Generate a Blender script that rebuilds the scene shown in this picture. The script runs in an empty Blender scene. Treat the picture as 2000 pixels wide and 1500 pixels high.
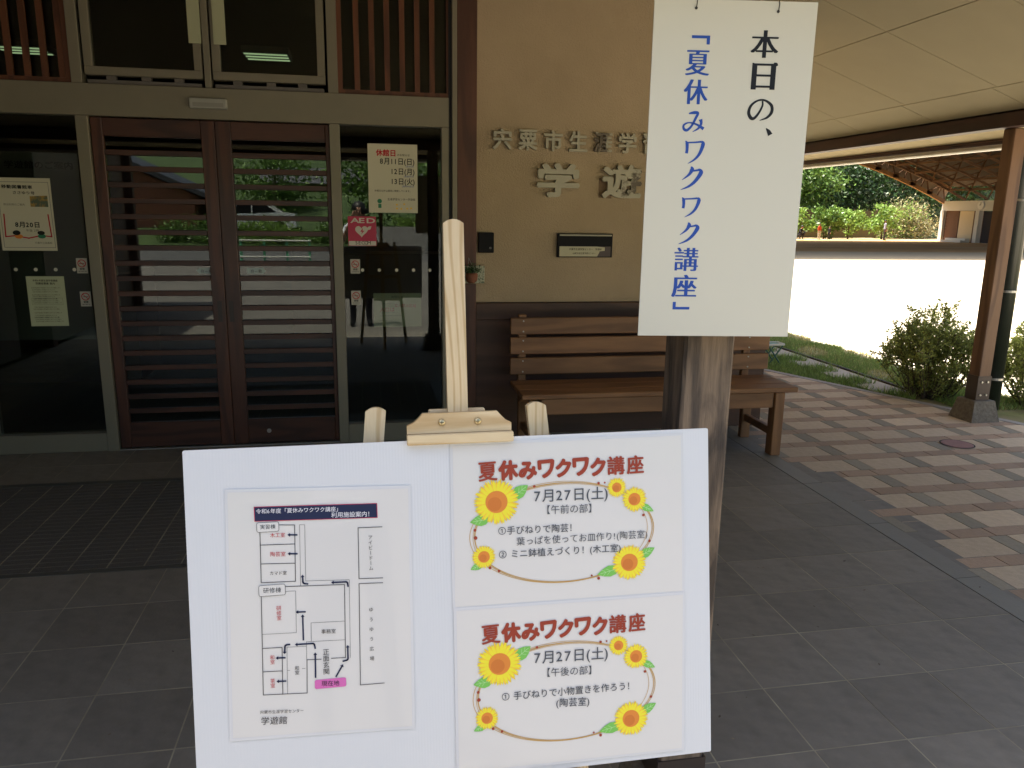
import bpy, math, random
import numpy as np
from mathutils import Matrix, Vector
R = math.radians
random.seed(7)
sc = bpy.context.scene
COL = sc.collection

# ------------------------------------------------------------------ camera
cam = bpy.data.cameras.new('camera'); camo = bpy.data.objects.new('camera', cam); COL.objects.link(camo)
FPX, PITCH, YAW, ROLL, HC = 1512.8, .2168, .1838, .0148, 1.4945
fwd = Vector((math.sin(YAW) * math.cos(PITCH), math.cos(YAW) * math.cos(PITCH), -math.sin(PITCH)))
rgt = Vector((math.cos(YAW), -math.sin(YAW), 0)); up = rgt.cross(fwd)
r2 = math.cos(ROLL) * rgt + math.sin(ROLL) * up
u2 = -math.sin(ROLL) * rgt + math.cos(ROLL) * up
m = Matrix((r2, u2, -fwd)).transposed().to_4x4(); m.translation = (0, 0, HC)
camo.matrix_world = m
cam.sensor_fit = 'HORIZONTAL'; cam.sensor_width = 36; cam.lens = 36 * FPX / 2000
cam.clip_start = .02; cam.clip_end = 1000
sc.camera = camo

# ------------------------------------------------------------------ sky, sun, exposure
SUN_EL, SUN_AZ = R(72), R(-58)      # azimuth measured from +Y towards +X
sv = Vector((math.cos(SUN_EL) * math.sin(SUN_AZ), math.cos(SUN_EL) * math.cos(SUN_AZ), math.sin(SUN_EL)))
w = bpy.data.worlds.new('World'); sc.world = w; w.use_nodes = True
nt = w.node_tree; bg = nt.nodes['Background']
sky = nt.nodes.new('ShaderNodeTexSky'); sky.sky_type = 'NISHITA'; sky.sun_disc = False
sky.sun_elevation = SUN_EL; sky.sun_rotation = SUN_AZ; sky.air_density = 1.0; sky.dust_density = 5.0; sky.ozone_density = .4
nt.links.new(sky.outputs[0], bg.inputs[0]); bg.inputs[1].default_value = .12
sl = bpy.data.lights.new('sun', 'SUN'); sl.energy = 5.0; sl.angle = R(.5); sl.color = (1, .93, .82)
so = bpy.data.objects.new('sun', sl); COL.objects.link(so)
so.rotation_euler = sv.to_track_quat('Z', 'Y').to_euler()
sc.view_settings.view_transform = 'Standard'; sc.view_settings.look = 'None'
sc.view_settings.exposure = 1.70; sc.view_settings.gamma = 1
sc.view_settings.use_curve_mapping = False
sc.cycles.max_bounces = 12; sc.cycles.diffuse_bounces = 6; sc.cycles.glossy_bounces = 5
sc.cycles.transparent_max_bounces = 16; sc.cycles.use_denoising = True
sc.cycles.sample_clamp_indirect = 8; sc.cycles.caustics_reflective = False

# ------------------------------------------------------------------ materials
def srgb(h):
    h = h.lstrip('#'); c = [int(h[i:i + 2], 16) / 255 for i in (0, 2, 4)]
    return tuple(x / 12.92 if x <= .04045 else ((x + .055) / 1.055) ** 2.4 for x in c)
MATS = {}
def mat(name, col, rough=.6, metal=0, spec=.5, coat=0, var=0, island=0, objvar=0, nscale=6, stretch=(1, 1, 1), bump=0, bscale=60, col2=None, mixamt=1, transl=0, alpha=None, emis=None, lo=.35, hi=.65):
    if name in MATS: return MATS[name]
    M = bpy.data.materials.new(name); M.use_nodes = True; MATS[name] = M
    N = M.node_tree.nodes; L = M.node_tree.links; P = N['Principled BSDF']
    P.inputs['Roughness'].default_value = rough; P.inputs['Metallic'].default_value = metal
    P.inputs['Specular IOR Level'].default_value = spec; P.inputs['Coat Weight'].default_value = coat
    tc = N.new('ShaderNodeTexCoord'); mp = N.new('ShaderNodeMapping'); mp.inputs['Scale'].default_value = stretch
    L.new(tc.outputs['Object'], mp.inputs[0])
    c = None
    rgb = N.new('ShaderNodeRGB'); rgb.outputs[0].default_value = (*col, 1); c = rgb.outputs[0]
    if col2:
        nz = N.new('ShaderNodeTexNoise'); nz.inputs['Scale'].default_value = nscale; nz.inputs['Detail'].default_value = 8
        nz.inputs['Roughness'].default_value = .65
        L.new(mp.outputs[0], nz.inputs['Vector'])
        mr = N.new('ShaderNodeMapRange'); mr.inputs[1].default_value = lo; mr.inputs[2].default_value = hi
        mr.inputs[4].default_value = mixamt
        L.new(nz.outputs[0], mr.inputs[0])
        mx = N.new('ShaderNodeMix'); mx.data_type = 'RGBA'; mx.inputs[7].default_value = (*col2, 1)
        L.new(mr.outputs[0], mx.inputs[0]); L.new(c, mx.inputs[6]); c = mx.outputs[2]
    def scale_by(src, amt):
        nonlocal c
        mr = N.new('ShaderNodeMapRange'); mr.inputs[3].default_value = 1 - amt; mr.inputs[4].default_value = 1 + amt
        L.new(src, mr.inputs[0])
        vm = N.new('ShaderNodeVectorMath'); vm.operation = 'SCALE'
        L.new(c, vm.inputs[0]); L.new(mr.outputs[0], vm.inputs['Scale']); c = vm.outputs[0]
    if var:
        nz = N.new('ShaderNodeTexNoise'); nz.inputs['Scale'].default_value = nscale * 2.3; nz.inputs['Detail'].default_value = 6
        L.new(mp.outputs[0], nz.inputs['Vector']); scale_by(nz.outputs[0], var)
    if island:
        g = N.new('ShaderNodeNewGeometry'); scale_by(g.outputs['Random Per Island'], island)
    if objvar:
        g = N.new('ShaderNodeObjectInfo'); scale_by(g.outputs['Random'], objvar)
    L.new(c, P.inputs['Base Color'])
    if bump:
        nz = N.new('ShaderNodeTexNoise'); nz.inputs['Scale'].default_value = bscale; nz.inputs['Detail'].default_value = 5
        L.new(mp.outputs[0], nz.inputs['Vector'])
        b = N.new('ShaderNodeBump'); b.inputs['Strength'].default_value = bump; b.inputs['Distance'].default_value = .01
        L.new(nz.outputs[0], b.inputs['Height']); L.new(b.outputs[0], P.inputs['Normal'])
    if transl:
        t = N.new('ShaderNodeBsdfTranslucent'); L.new(c, t.inputs[0])
        mx = N.new('ShaderNodeMixShader'); mx.inputs[0].default_value = transl
        L.new(P.outputs[0], mx.inputs[1]); L.new(t.outputs[0], mx.inputs[2])
        L.new(mx.outputs[0], N['Material Output'].inputs[0])
    if emis:
        P.inputs['Emission Color'].default_value = (*emis[0], 1); P.inputs['Emission Strength'].default_value = emis[1]
    return M
def wood(name, a, b, axis='Z', scale=14, rough=.55, ring=1.0, bump=.12, dist=3.0, objvar=.12, lo=-.4, det=2, patch=None):
    if name in MATS: return MATS[name]
    M = bpy.data.materials.new(name); M.use_nodes = True; MATS[name] = M
    N = M.node_tree.nodes; L = M.node_tree.links; P = N['Principled BSDF']; P.inputs['Roughness'].default_value = rough
    tc = N.new('ShaderNodeTexCoord'); mp = N.new('ShaderNodeMapping')
    k = .12
    mp.inputs['Scale'].default_value = {'X': (k, 1, 1), 'Y': (1, k, 1), 'Z': (1, 1, k)}[axis]
    oi = N.new('ShaderNodeObjectInfo'); ad = N.new('ShaderNodeVectorMath'); ad.operation = 'ADD'
    ml = N.new('ShaderNodeMath'); ml.operation = 'MULTIPLY'; ml.inputs[1].default_value = 17
    L.new(oi.outputs['Random'], ml.inputs[0]); L.new(tc.outputs['Object'], ad.inputs[0]); L.new(ml.outputs[0], ad.inputs[1])
    L.new(ad.outputs[0], mp.inputs[0])
    n1 = N.new('ShaderNodeTexNoise'); n1.inputs['Scale'].default_value = scale * .5; n1.inputs['Detail'].default_value = det
    L.new(mp.outputs[0], n1.inputs['Vector'])
    wv = N.new('ShaderNodeMath'); wv.operation = 'MULTIPLY'; wv.inputs[1].default_value = dist * 6.28 * 2
    L.new(n1.outputs[0], wv.inputs[0])
    sn = N.new('ShaderNodeMath'); sn.operation = 'SINE'; L.new(wv.outputs[0], sn.inputs[0])
    n2 = N.new('ShaderNodeTexNoise'); n2.inputs['Scale'].default_value = scale * 9; n2.inputs['Detail'].default_value = 6
    L.new(mp.outputs[0], n2.inputs['Vector'])
    mr = N.new('ShaderNodeMapRange'); mr.inputs[1].default_value = lo; mr.inputs[2].default_value = 1.0; mr.inputs[4].default_value = ring
    L.new(sn.outputs[0], mr.inputs[0])
    a2 = N.new('ShaderNodeMath'); a2.operation = 'MULTIPLY_ADD'; a2.inputs[1].default_value = .8; a2.inputs[2].default_value = -.25
    L.new(n2.outputs[0], a2.inputs[0])
    s = N.new('ShaderNodeMath'); s.operation = 'ADD'; s.use_clamp = True; L.new(mr.outputs[0], s.inputs[0]); L.new(a2.outputs[0], s.inputs[1])
    mx = N.new('ShaderNodeMix'); mx.data_type = 'RGBA'; mx.inputs[6].default_value = (*a, 1); mx.inputs[7].default_value = (*b, 1)
    L.new(s.outputs[0], mx.inputs[0]); c = mx.outputs[2]
    if patch:
        pm = N.new('ShaderNodeMapping'); pm.inputs['Scale'].default_value = (1, 1, .4); L.new(ad.outputs[0], pm.inputs[0])
        pz = N.new('ShaderNodeTexNoise'); pz.inputs['Scale'].default_value = 13; pz.inputs['Detail'].default_value = 5; pz.inputs['Distortion'].default_value = .6; L.new(pm.outputs[0], pz.inputs['Vector'])
        pr = N.new('ShaderNodeMapRange'); pr.inputs[1].default_value = .46; pr.inputs[2].default_value = .60; pr.inputs[4].default_value = .8; L.new(pz.outputs[0], pr.inputs[0])
        px_ = N.new('ShaderNodeMix'); px_.data_type = 'RGBA'; px_.inputs[7].default_value = (*patch, 1); L.new(pr.outputs[0], px_.inputs[0]); L.new(c, px_.inputs[6]); c = px_.outputs[2]
    if objvar:
        r = N.new('ShaderNodeMapRange'); r.inputs[3].default_value = 1 - objvar; r.inputs[4].default_value = 1 + objvar
        L.new(oi.outputs['Random'], r.inputs[0]); vm = N.new('ShaderNodeVectorMath'); vm.operation = 'SCALE'
        L.new(c, vm.inputs[0]); L.new(r.outputs[0], vm.inputs['Scale']); c = vm.outputs[0]
    L.new(c, P.inputs['Base Color'])
    b = N.new('ShaderNodeBump'); b.inputs['Strength'].default_value = bump; b.inputs['Distance'].default_value = .004
    L.new(n2.outputs[0], b.inputs['Height']); L.new(b.outputs[0], P.inputs['Normal'])
    return M
def glass(name, ior=1.56, tint=(.78, .82, .78)):
    M = bpy.data.materials.new(name); M.use_nodes = True; N = M.node_tree.nodes; L = M.node_tree.links
    N.remove(N['Principled BSDF'])
    t = N.new('ShaderNodeBsdfTransparent'); t.inputs[0].default_value = (*tint, 1)
    g = N.new('ShaderNodeBsdfGlossy'); g.inputs['Roughness'].default_value = 0; g.inputs[0].default_value = (.97, 1, .97, 1)
    f = N.new('ShaderNodeFresnel'); f.inputs[0].default_value = ior
    mx = N.new('ShaderNodeMixShader'); L.new(f.outputs[0], mx.inputs[0]); L.new(t.outputs[0], mx.inputs[1]); L.new(g.outputs[0], mx.inputs[2])
    L.new(mx.outputs[0], N['Material Output'].inputs[0])
    return M
GLASS = glass('window_glass')
ALU = mat('bronze_aluminium', (.22, .20, .145), .45, .25, var=.06, bump=.02, bscale=300)
ALU_D = mat('dark_gasket', (.012, .012, .012), .6)
DOORW = wood('door_timber', (.085, .029, .015), (.045, .015, .009), 'Z', 10, .4)
DOORH = wood('slat_timber', (.07, .024, .013), (.038, .013, .008), 'X', 10, .4)
GRILW = wood('grille_timber', (.13, .047, .02), (.075, .026, .012), 'Z', 10, .45)
COLW = wood('column_timber', (.10, .038, .02), (.055, .02, .011), 'Z', 9, .5)
SKIRT = wood('wainscot_timber', (.095, .045, .026), (.06, .028, .016), 'X', 6, .55)
BENCHW = wood('bench_timber', (.275, .135, .055), (.165, .076, .03), 'X', 8, .5, ring=.7)
BENCHZ = wood('bench_leg_timber', (.275, .135, .055), (.165, .076, .03), 'Z', 8, .5, ring=.7)
PINE = wood('pale_pine', (.76, .60, .36), (.56, .38, .18), 'Z', 22, .5, ring=.8, bump=.05, dist=7, objvar=.03, lo=.35, det=.6)
PINEX = wood('pale_pine_across', (.76, .60, .36), (.56, .38, .18), 'X', 20, .5, ring=.8, bump=.05, dist=5, objvar=.03, lo=.35, det=.6)
OLDW = wood('weathered_timber', (.25, .18, .12), (.08, .06, .045), 'Z', 16, .85, ring=.8, bump=.8, dist=2.5, det=4, patch=(.045, .036, .03))
POSTW = wood('post_timber', (.20, .105, .052), (.12, .06, .03), 'Z', 9, .6)
BEAMW = wood('beam_timber', (.06, .022, .016), (.032, .012, .01), 'Y', 9, .6)
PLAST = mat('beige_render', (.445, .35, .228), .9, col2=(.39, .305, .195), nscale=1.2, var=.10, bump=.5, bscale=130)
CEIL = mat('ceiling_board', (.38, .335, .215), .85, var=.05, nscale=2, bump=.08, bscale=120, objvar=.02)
DARK = mat('dark_void', (.02, .02, .018), .9)
TILE = mat('grey_floor_tile', (.24, .217, .178), .6, spec=.25, col2=(.195, .176, .144), nscale=7, var=.22, objvar=.10, bump=.12, bscale=90)
TILEB = mat('border_tile', (.20, .185, .145), .55, var=.1, objvar=.06, bump=.12, bscale=90)
GROUT = mat('pale_grout', (.44, .40, .28), .9, var=.5, nscale=3, col2=(.26, .23, .17))
MATM = mat('entrance_mat', (.115, .105, .088), .8, var=.2, nscale=30, bump=.6, bscale=260, objvar=.08)
PCREAM = mat('cream_paver', (.62, .50, .35), .85, col2=(.54, .43, .30), nscale=20, var=.12, objvar=.12, bump=.4, bscale=140)
PBROWN = mat('brown_paver', (.40, .285, .195), .85, nscale=20, var=.2, objvar=.15, bump=.4, bscale=140)
PGREY = mat('grey_paver', (.31, .275, .205), .85, nscale=20, var=.2, objvar=.12, bump=.4, bscale=140)
PJOINT = mat('paver_joint', (.13, .105, .07), .95, var=.3)
CONC = mat('concrete', (.42, .40, .36), .9, col2=(.34, .32, .28), nscale=3, var=.12, bump=.3, bscale=70)
KERB = mat('kerb_concrete', (.33, .31, .28), .9, var=.15, bump=.3, bscale=70)
SAND = mat('pale_sand', (.62, .55, .42), .95, col2=(.54, .48, .36), nscale=.6, var=.08, bump=.3, bscale=30)
SOIL = mat('soil', (.24, .20, .11), .95, var=.3, nscale=3, col2=(.16, .18, .06), bump=.4)
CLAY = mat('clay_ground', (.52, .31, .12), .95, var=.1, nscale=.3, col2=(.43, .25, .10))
GRASS = mat('grass_blades', (.24, .34, .09), .7, island=.45, transl=.3)
DGRASS = mat('dry_grass', (.44, .40, .17), .8, island=.4, transl=.25)
LEAF1 = mat('leaf_green', (.125, .225, .045), .45, island=.5, transl=.25)
LEAF2 = mat('leaf_deep_green', (.035, .08, .02), .45, island=.5, transl=.2)
LEAF3 = mat('leaf_yellow_green', (.20, .32, .06), .5, island=.45, transl=.3)
LEAF4 = mat('leaf_dry_tan', (.28, .26, .13), .7, island=.5, transl=.2)
AZAL = mat('azalea_leaf', (.36, .40, .11), .45, island=.5, transl=.5)
TWIG = mat('twig_bark', (.10, .075, .05), .9, var=.2)
BLACKP = mat('black_plastic', (.010, .010, .011), .6, spec=.15)
STEEL = mat('brushed_steel', (.42, .41, .38), .38, .75, var=.08, nscale=20)
LETM = mat('letter_metal', (.42, .40, .31), .5, .2, var=.1, nscale=12)
LETS = mat('letter_part_stained', (.42, .40, .31), .55, .2, col2=(.12, .10, .075), nscale=5, lo=.50, hi=.55)
LETD = mat('letter_stained', (.10, .085, .06), .7, .2, var=.2)
PIPEM = mat('dark_pipe', (.018, .025, .02), .35)
WHITEP = mat('white_paint', (.72, .71, .64), .5)
CORR = mat('white_corrugated_plastic', (.70, .71, .725), .4, var=.01)
PAPER = mat('laminated_paper', (.72, .70, .67), .3, spec=.35, coat=.5, bump=.03, bscale=9)
SIGNP = mat('ivory_sign_panel', (.70, .67, .55), .5, spec=.3)
NOTEP = mat('notice_paper', (.62, .60, .46), .6)
NOTEG = mat('pale_green_paper', (.48, .52, .33), .7)
def ink(name, h, rough=.5): return mat('ink_' + name, srgb(h), rough, spec=.3)
INK = dict(k=ink('black', '#23252b'), r=ink('red', '#b8202c'), w=ink('white', '#e8e6ea'), navy=ink('navy', '#1e2748'),
           brown=ink('brown', '#9c3f2c'), blue=ink('blue', '#2850a6'), signk=ink('sign_black', '#17181c'), grey=ink('grey', '#50545b'),
           pink=ink('pink', '#d86fb4'), gold=ink('gold', '#c39a52'), yel=ink('yellow', '#f4e63c'), ora=ink('orange', '#e08a3c'),
           amber=ink('amber', '#f4cc40'), leaf=ink('leaf', '#7cc35a'), crim=ink('crimson', '#c0224c'), vein=ink('vein', '#c5e6b0'),
           green=ink('green', '#2f7d5c'), nk=ink('notice_black', '#1a1c18'), dim=ink('dim_text', '#5a5a48'))

# ------------------------------------------------------------------ builders
class MB:
    def __init__(s): s.v = []; s.f = []; s.mi = []; s.cur = 0
    def add(s, V, F):
        n = len(s.v); s.v += [tuple(p) for p in V]; s.f += [tuple(i + n for i in f) for f in F]; s.mi += [s.cur] * len(F); return s
    def box(s, a, b, bev=0):
        (x0, y0, z0), (x1, y1, z1) = a, b
        if bev:
            e = bev; V = []
            for sx, X, ix in ((0, x0, 1), (1, x1, -1)):
                for Y, iy in ((y0, 1), (y1, -1)):
                    for Z, iz in ((z0, 1), (z1, -1)):
                        V += [(X, Y + iy * e, Z + iz * e), (X + ix * e, Y, Z + iz * e), (X + ix * e, Y + iy * e, Z)]
            bmv = V
            import itertools
            # hull by bmesh
            import bmesh
            bm = bmesh.new(); [bm.verts.new(p) for p in bmv]
            bmesh.ops.convex_hull(bm, input=bm.verts); bmesh.ops.dissolve_limit(bm, angle_limit=.01, verts=bm.verts, edges=bm.edges)
            bmesh.ops.recalc_face_normals(bm, faces=bm.faces)
            bm.verts.index_update(); s.add([v.co[:] for v in bm.verts], [[v.index for v in f.verts] for f in bm.faces]); bm.free(); return s
        V = [(x0, y0, z0), (x1, y0, z0), (x1, y1, z0), (x0, y1, z0), (x0, y0, z1), (x1, y0, z1), (x1, y1, z1), (x0, y1, z1)]
        return s.add(V, [(0, 3, 2, 1), (4, 5, 6, 7), (0, 1, 5, 4), (1, 2, 6, 5), (2, 3, 7, 6), (3, 0, 4, 7)])
    def prism(s, poly, y0, y1, axis='Y'):
        """poly of (a,b) extruded. axis Y: (x,z); X: (y,z); Z: (x,y)"""
        n = len(poly)
        def P(a, b, c): return {'Y': (a, c, b), 'X': (c, a, b), 'Z': (a, b, c)}[axis]
        V = [P(a, b, y0) for a, b in poly] + [P(a, b, y1) for a, b in poly]
        F = [tuple(range(n)), tuple(reversed(range(n, 2 * n)))] + [(i, i + n, (i + 1) % n + n, (i + 1) % n) for i in range(n)]
        return s.add(V, F)
    def tube(s, pts, r, n=8, cap=True):
        pts = [Vector(p) for p in pts]; rs = r if isinstance(r, (list, tuple)) else [r] * len(pts)
        V = []; F = []
        for i, p in enumerate(pts):
            d = (pts[min(i + 1, len(pts) - 1)] - pts[max(i - 1, 0)]).normalized()
            a = d.orthogonal().normalized() if abs(d.z) < .9 else Vector((1, 0, 0)).cross(d).normalized()
            b = d.cross(a)
            for k in range(n):
                t = 2 * math.pi * k / n; V.append(p + rs[i] * (math.cos(t) * a + math.sin(t) * b))
        for i in range(len(pts) - 1):
            for k in range(n): F.append((i * n + k, i * n + (k + 1) % n, (i + 1) * n + (k + 1) % n, (i + 1) * n + k))
        if cap: F.append(tuple(reversed(range(n)))); F.append(tuple(range((len(pts) - 1) * n, len(pts) * n)))
        return s.add(V, F)
    def bar(s, a, b, w, h):
        """box beam between two points, w across, h in the most vertical normal"""
        a = Vector(a); b = Vector(b); d = (b - a).normalized()
        upv = Vector((0, 0, 1)) if abs(d.z) < .95 else Vector((0, 1, 0))
        x = d.cross(upv).normalized() * w / 2; z = x.cross(d).normalized() * h / 2
        V = [a - x - z, a + x - z, a + x + z, a - x + z, b - x - z, b + x - z, b + x + z, b - x + z]
        return s.add(V, [(0, 1, 2, 3), (7, 6, 5, 4), (0, 4, 5, 1), (1, 5, 6, 2), (2, 6, 7, 3), (3, 7, 4, 0)])
    def lathe(s, prof, n=16, c=(0, 0, 0)):
        V = []; F = []
        for r, z in prof:
            for k in range(n):
                t = 2 * math.pi * k / n; V.append((c[0] + r * math.cos(t), c[1] + r * math.sin(t), c[2] + z))
        for i in range(len(prof) - 1):
            for k in range(n): F.append((i * n + k, i * n + (k + 1) % n, (i + 1) * n + (k + 1) % n, (i + 1) * n + k))
        F.append(tuple(reversed(range(n)))); F.append(tuple(range((len(prof) - 1) * n, len(prof) * n)))
        return s.add(V, F)
    def mesh(s, name, smooth=False):
        me = bpy.data.meshes.new(name); me.from_pydata(s.v, [], s.f); me.update()
        if max(s.mi, default=0): me.polygons.foreach_set('material_index', s.mi)
        if smooth: me.polygons.foreach_set('use_smooth', [True] * len(me.polygons))
        return me
    def build(s, name, m, parent=None, smooth=False, loc=None):
        me = s.mesh(name, smooth)
        for q in (m if isinstance(m, (list, tuple)) else [m]): me.materials.append(q)
        return put(name, me, parent, loc)
def put(name, me, parent=None, loc=None):
    o = bpy.data.objects.new(name, me); COL.objects.link(o)
    if parent: o.parent = parent
    if loc is not None: o.location = loc
    return o
def tag(o, label=None, cat=None, group=None, kind=None):
    if label: o['label'] = label
    if cat: o['category'] = cat
    if group: o['group'] = group
    if kind: o['kind'] = kind
    return o
def thing(name, label, cat, loc=(0, 0, 0), rz=0, group=None):
    o = bpy.data.objects.new(name, None); COL.objects.link(o); o.location = loc; o.rotation_euler = (0, 0, rz)
    o.empty_display_size = .1
    return tag(o, label, cat, group)
def dup(o, loc=None, rz=None, label=None, parent=None):
    c = o.copy(); COL.objects.link(c)
    if parent: c.parent = parent
    if loc is not None: c.location = loc
    if rz is not None: c.rotation_euler = (0, 0, rz)
    if label: c['label'] = label
    for ch in list(o.children): dup(ch, parent=c)
    return c
def struct(name, mb, m): return tag(mb.build(name, m), kind='structure')

# ---- glyphs
GC = {}
def glyph(ch, off=0.0):
    k = (ch, off)
    if k in GC: return GC[k]
    c = bpy.data.curves.new('t', 'FONT'); c.body = ch; c.size = 1; c.resolution_u = 3; c.offset = off; c.fill_mode = 'FRONT'
    o = bpy.data.objects.new('t', c); COL.objects.link(o)
    me = bpy.data.meshes.new_from_object(o.evaluated_get(bpy.context.evaluated_depsgraph_get()))
    r = ([(v.co.x, v.co.y) for v in me.vertices], [tuple(p.vertices) for p in me.polygons])
    bpy.data.objects.remove(o); bpy.data.meshes.remove(me); bpy.data.curves.remove(c)
    GC[k] = r; return r
def adv(ch):
    if ch == ' ': return .35
    if ord(ch) < 128: return {'(': .36, ')': .36, '!': .35, '1': .56}.get(ch, .6)
    return 1.0
def put_glyph(mb, ch, M2, off=0, y=0):
    """M2 maps glyph (x,y) -> (u,v) ; written at depth y in the xz plane"""
    V, F = glyph(ch, 0)
    n = 1 if off < .005 else (3 if off < .02 else 8)
    for i in range(n):
        t = 2 * math.pi * i / n + .4; o = off if n > 1 else 0; dx, dy = o * math.cos(t), o * math.sin(t)
        P = [M2(a + dx, b + dy) for a, b in V]
        mb.add([(p[0], y - .00001 * i, p[1]) for p in P], F)
def htext(mb, s, a, b, y=0, off=.012, squash=1.0, rowh=None):
    """horizontal text from baseline point a to end b (u,v)"""
    tot = sum(adv(c) for c in s); L = math.hypot(b[0] - a[0], b[1] - a[1]); k = L / tot
    ux, uv = (b[0] - a[0]) / L, (b[1] - a[1]) / L; h = (rowh or k) * squash; x = 0
    for c in s:
        if c != ' ':
            put_glyph(mb, c, lambda p, q, x=x: (a[0] + ux * (x + p * k) - uv * q * h, a[1] + uv * (x + p * k) + ux * q * h), off, y)
        x += adv(c) * k
def vtext(mb, s, a, b, y=0, off=.012, size=None):
    """vertical text, a = top centre, b = bottom centre"""
    n = len(s); st = (a[1] - b[1]) / n; k = size or st
    for i, c in enumerate(s):
        cx = a[0] + (b[0] - a[0]) * (i + .5) / n; cy = a[1] - st * (i + .5)
        if c == 'ー': put_glyph(mb, c, lambda p, q: (cx - (q - .38) * k, cy - (p - .5) * k), off, y)
        else: put_glyph(mb, c, lambda p, q: (cx + (p - .5) * k, cy + (q - .38) * k), off, y)
def boxglyph(mb, ch, x0, z1, x1, z0, y=0, off=0, smear=0, n=1):
    """fit glyph to the box; smear thickens the upright strokes only"""
    V, F = glyph(ch, off); xs = [p[0] for p in V]; ys = [p[1] for p in V]
    gx0, gx1, gy0, gy1 = min(xs), max(xs), min(ys), max(ys); w_ = (x1 - x0) - 2 * smear
    for i in range(n):
        dx = smear * (0 if n == 1 else (2 * i / (n - 1) - 1)) + smear
        mb.add([(x0 + dx + (p - gx0) / (gx1 - gx0) * w_, y - i * .00008, z0 + (q - gy0) / (gy1 - gy0) * (z1 - z0)) for p, q in V], F)
def sqline(mb, pts, wd, y=0):
    for (a, b) in zip(pts[:-1], pts[1:]):
        dx, dz = b[0] - a[0], b[1] - a[1]; L = math.hypot(dx, dz) or 1; nx, nz = -dz / L * wd / 2, dx / L * wd / 2
        ex, ez = dx / L * wd / 2, dz / L * wd / 2
        mb.add([(a[0] + nx - ex, y, a[1] + nz - ez), (a[0] - nx - ex, y, a[1] - nz - ez), (b[0] - nx + ex, y, b[1] - nz + ez), (b[0] + nx + ex, y, b[1] + nz + ez)], [(0, 1, 2, 3)])
def brush(mb, pts, ws, y=0):
    """tapered stroke with a width at each point, smoothed"""
    P = [Vector((p[0], p[1])) for p in pts]; out = []; W = []
    n = len(P)
    for i in range(n - 1):
        p0, p1, p2, p3 = P[max(i - 1, 0)], P[i], P[i + 1], P[min(i + 2, n - 1)]
        for k in range(6):
            t = k / 6
            out.append(.5 * ((2 * p1) + (p2 - p0) * t + (2 * p0 - 5 * p1 + 4 * p2 - p3) * t * t + (3 * p1 - p0 - 3 * p2 + p3) * t ** 3))
            W.append(ws[i] * (1 - t) + ws[i + 1] * t)
    out.append(P[-1]); W.append(ws[-1]); V = []
    for i, p in enumerate(out):
        d = out[min(i + 1, len(out) - 1)] - out[max(i - 1, 0)]; d.normalize(); nn = Vector((-d.y, d.x)) * W[i] / 2
        V += [(p.x + nn.x, y, p.y + nn.y), (p.x - nn.x, y, p.y - nn.y)]
    mb.add(V, [(2 * i, 2 * i + 1, 2 * i + 3, 2 * i + 2) for i in range(len(out) - 1)])
def disc(mb, cx, cz, r, y=0, n=24, rz=None):
    rz = rz or r
    mb.add([(cx + r * math.cos(2 * math.pi * k / n), y, cz + rz * math.sin(2 * math.pi * k / n)) for k in range(n)], [tuple(range(n))])
def ring(mb, cx, cz, rx, rz, wd, y=0, n=64, a0=0, a1=2 * math.pi):
    V = []
    for k in range(n + 1):
        t = a0 + (a1 - a0) * k / n; c, s_ = math.cos(t), math.sin(t)
        V += [(cx + (rx - wd / 2) * c, y, cz + (rz - wd / 2) * s_), (cx + (rx + wd / 2) * c, y, cz + (rz + wd / 2) * s_)]
    mb.add(V, [(2 * k, 2 * k + 1, 2 * k + 3, 2 * k + 2) for k in range(n)])
def rquad(mb, q, y, th=0):  # filled quad
    mb.add([(a, y, b) for a, b in q], [(0, 1, 2, 3)])
def sheet(mb, x0, z0, x1, z1, y0, y1): mb.box((x0, min(y0, y1), z0), (x1, max(y0, y1), z1))


# ------------------------------------------------------------------ setting: ground sheets
def flat(name, poly, z, m, kind='structure', th=None):
    mb = MB()
    if th: mb.prism(poly, z - th, z, 'Z')
    else: mb.add([(x, y, z) for x, y in poly], [tuple(range(len(poly)))])
    return tag(mb.build(name, m), kind=kind)
flat('ground', [(-250, -250), (250, -250), (250, 250), (-250, 250)], -.06, SOIL)
flat('sand_court', [(5.42, -6), (200, -6), (200, 26), (3.2, 26), (3.2, 14), (5.42, 9.5)], -.02, SAND, th=.03)
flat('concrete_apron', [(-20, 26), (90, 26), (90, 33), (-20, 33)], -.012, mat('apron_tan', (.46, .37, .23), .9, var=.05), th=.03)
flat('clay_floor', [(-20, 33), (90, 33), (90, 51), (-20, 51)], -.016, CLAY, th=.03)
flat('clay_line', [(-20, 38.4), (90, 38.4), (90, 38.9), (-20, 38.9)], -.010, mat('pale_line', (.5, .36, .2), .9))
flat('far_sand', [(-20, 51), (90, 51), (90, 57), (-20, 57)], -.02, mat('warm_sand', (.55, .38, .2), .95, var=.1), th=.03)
PLAZA = mat('plaza_asphalt', (.17, .155, .135), .9, col2=(.13, .12, .105), nscale=.8, var=.1, bump=.2, bscale=40)
flat('plaza', [(-22, -14.5), (5.42, -14.5), (5.42, .25), (-22, .25)], -.006, PLAZA, th=.04)
flat('road', [(-60, -24), (60, -24), (60, -14.6), (-60, -14.6)], -.01, mat('asphalt', (.09, .088, .085), .9, var=.15, nscale=3, bump=.3), th=.03)
def edge_x(y): return 4.83 - .424 * (y - 4.85) if y > 4.2 else 5.106
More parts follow.
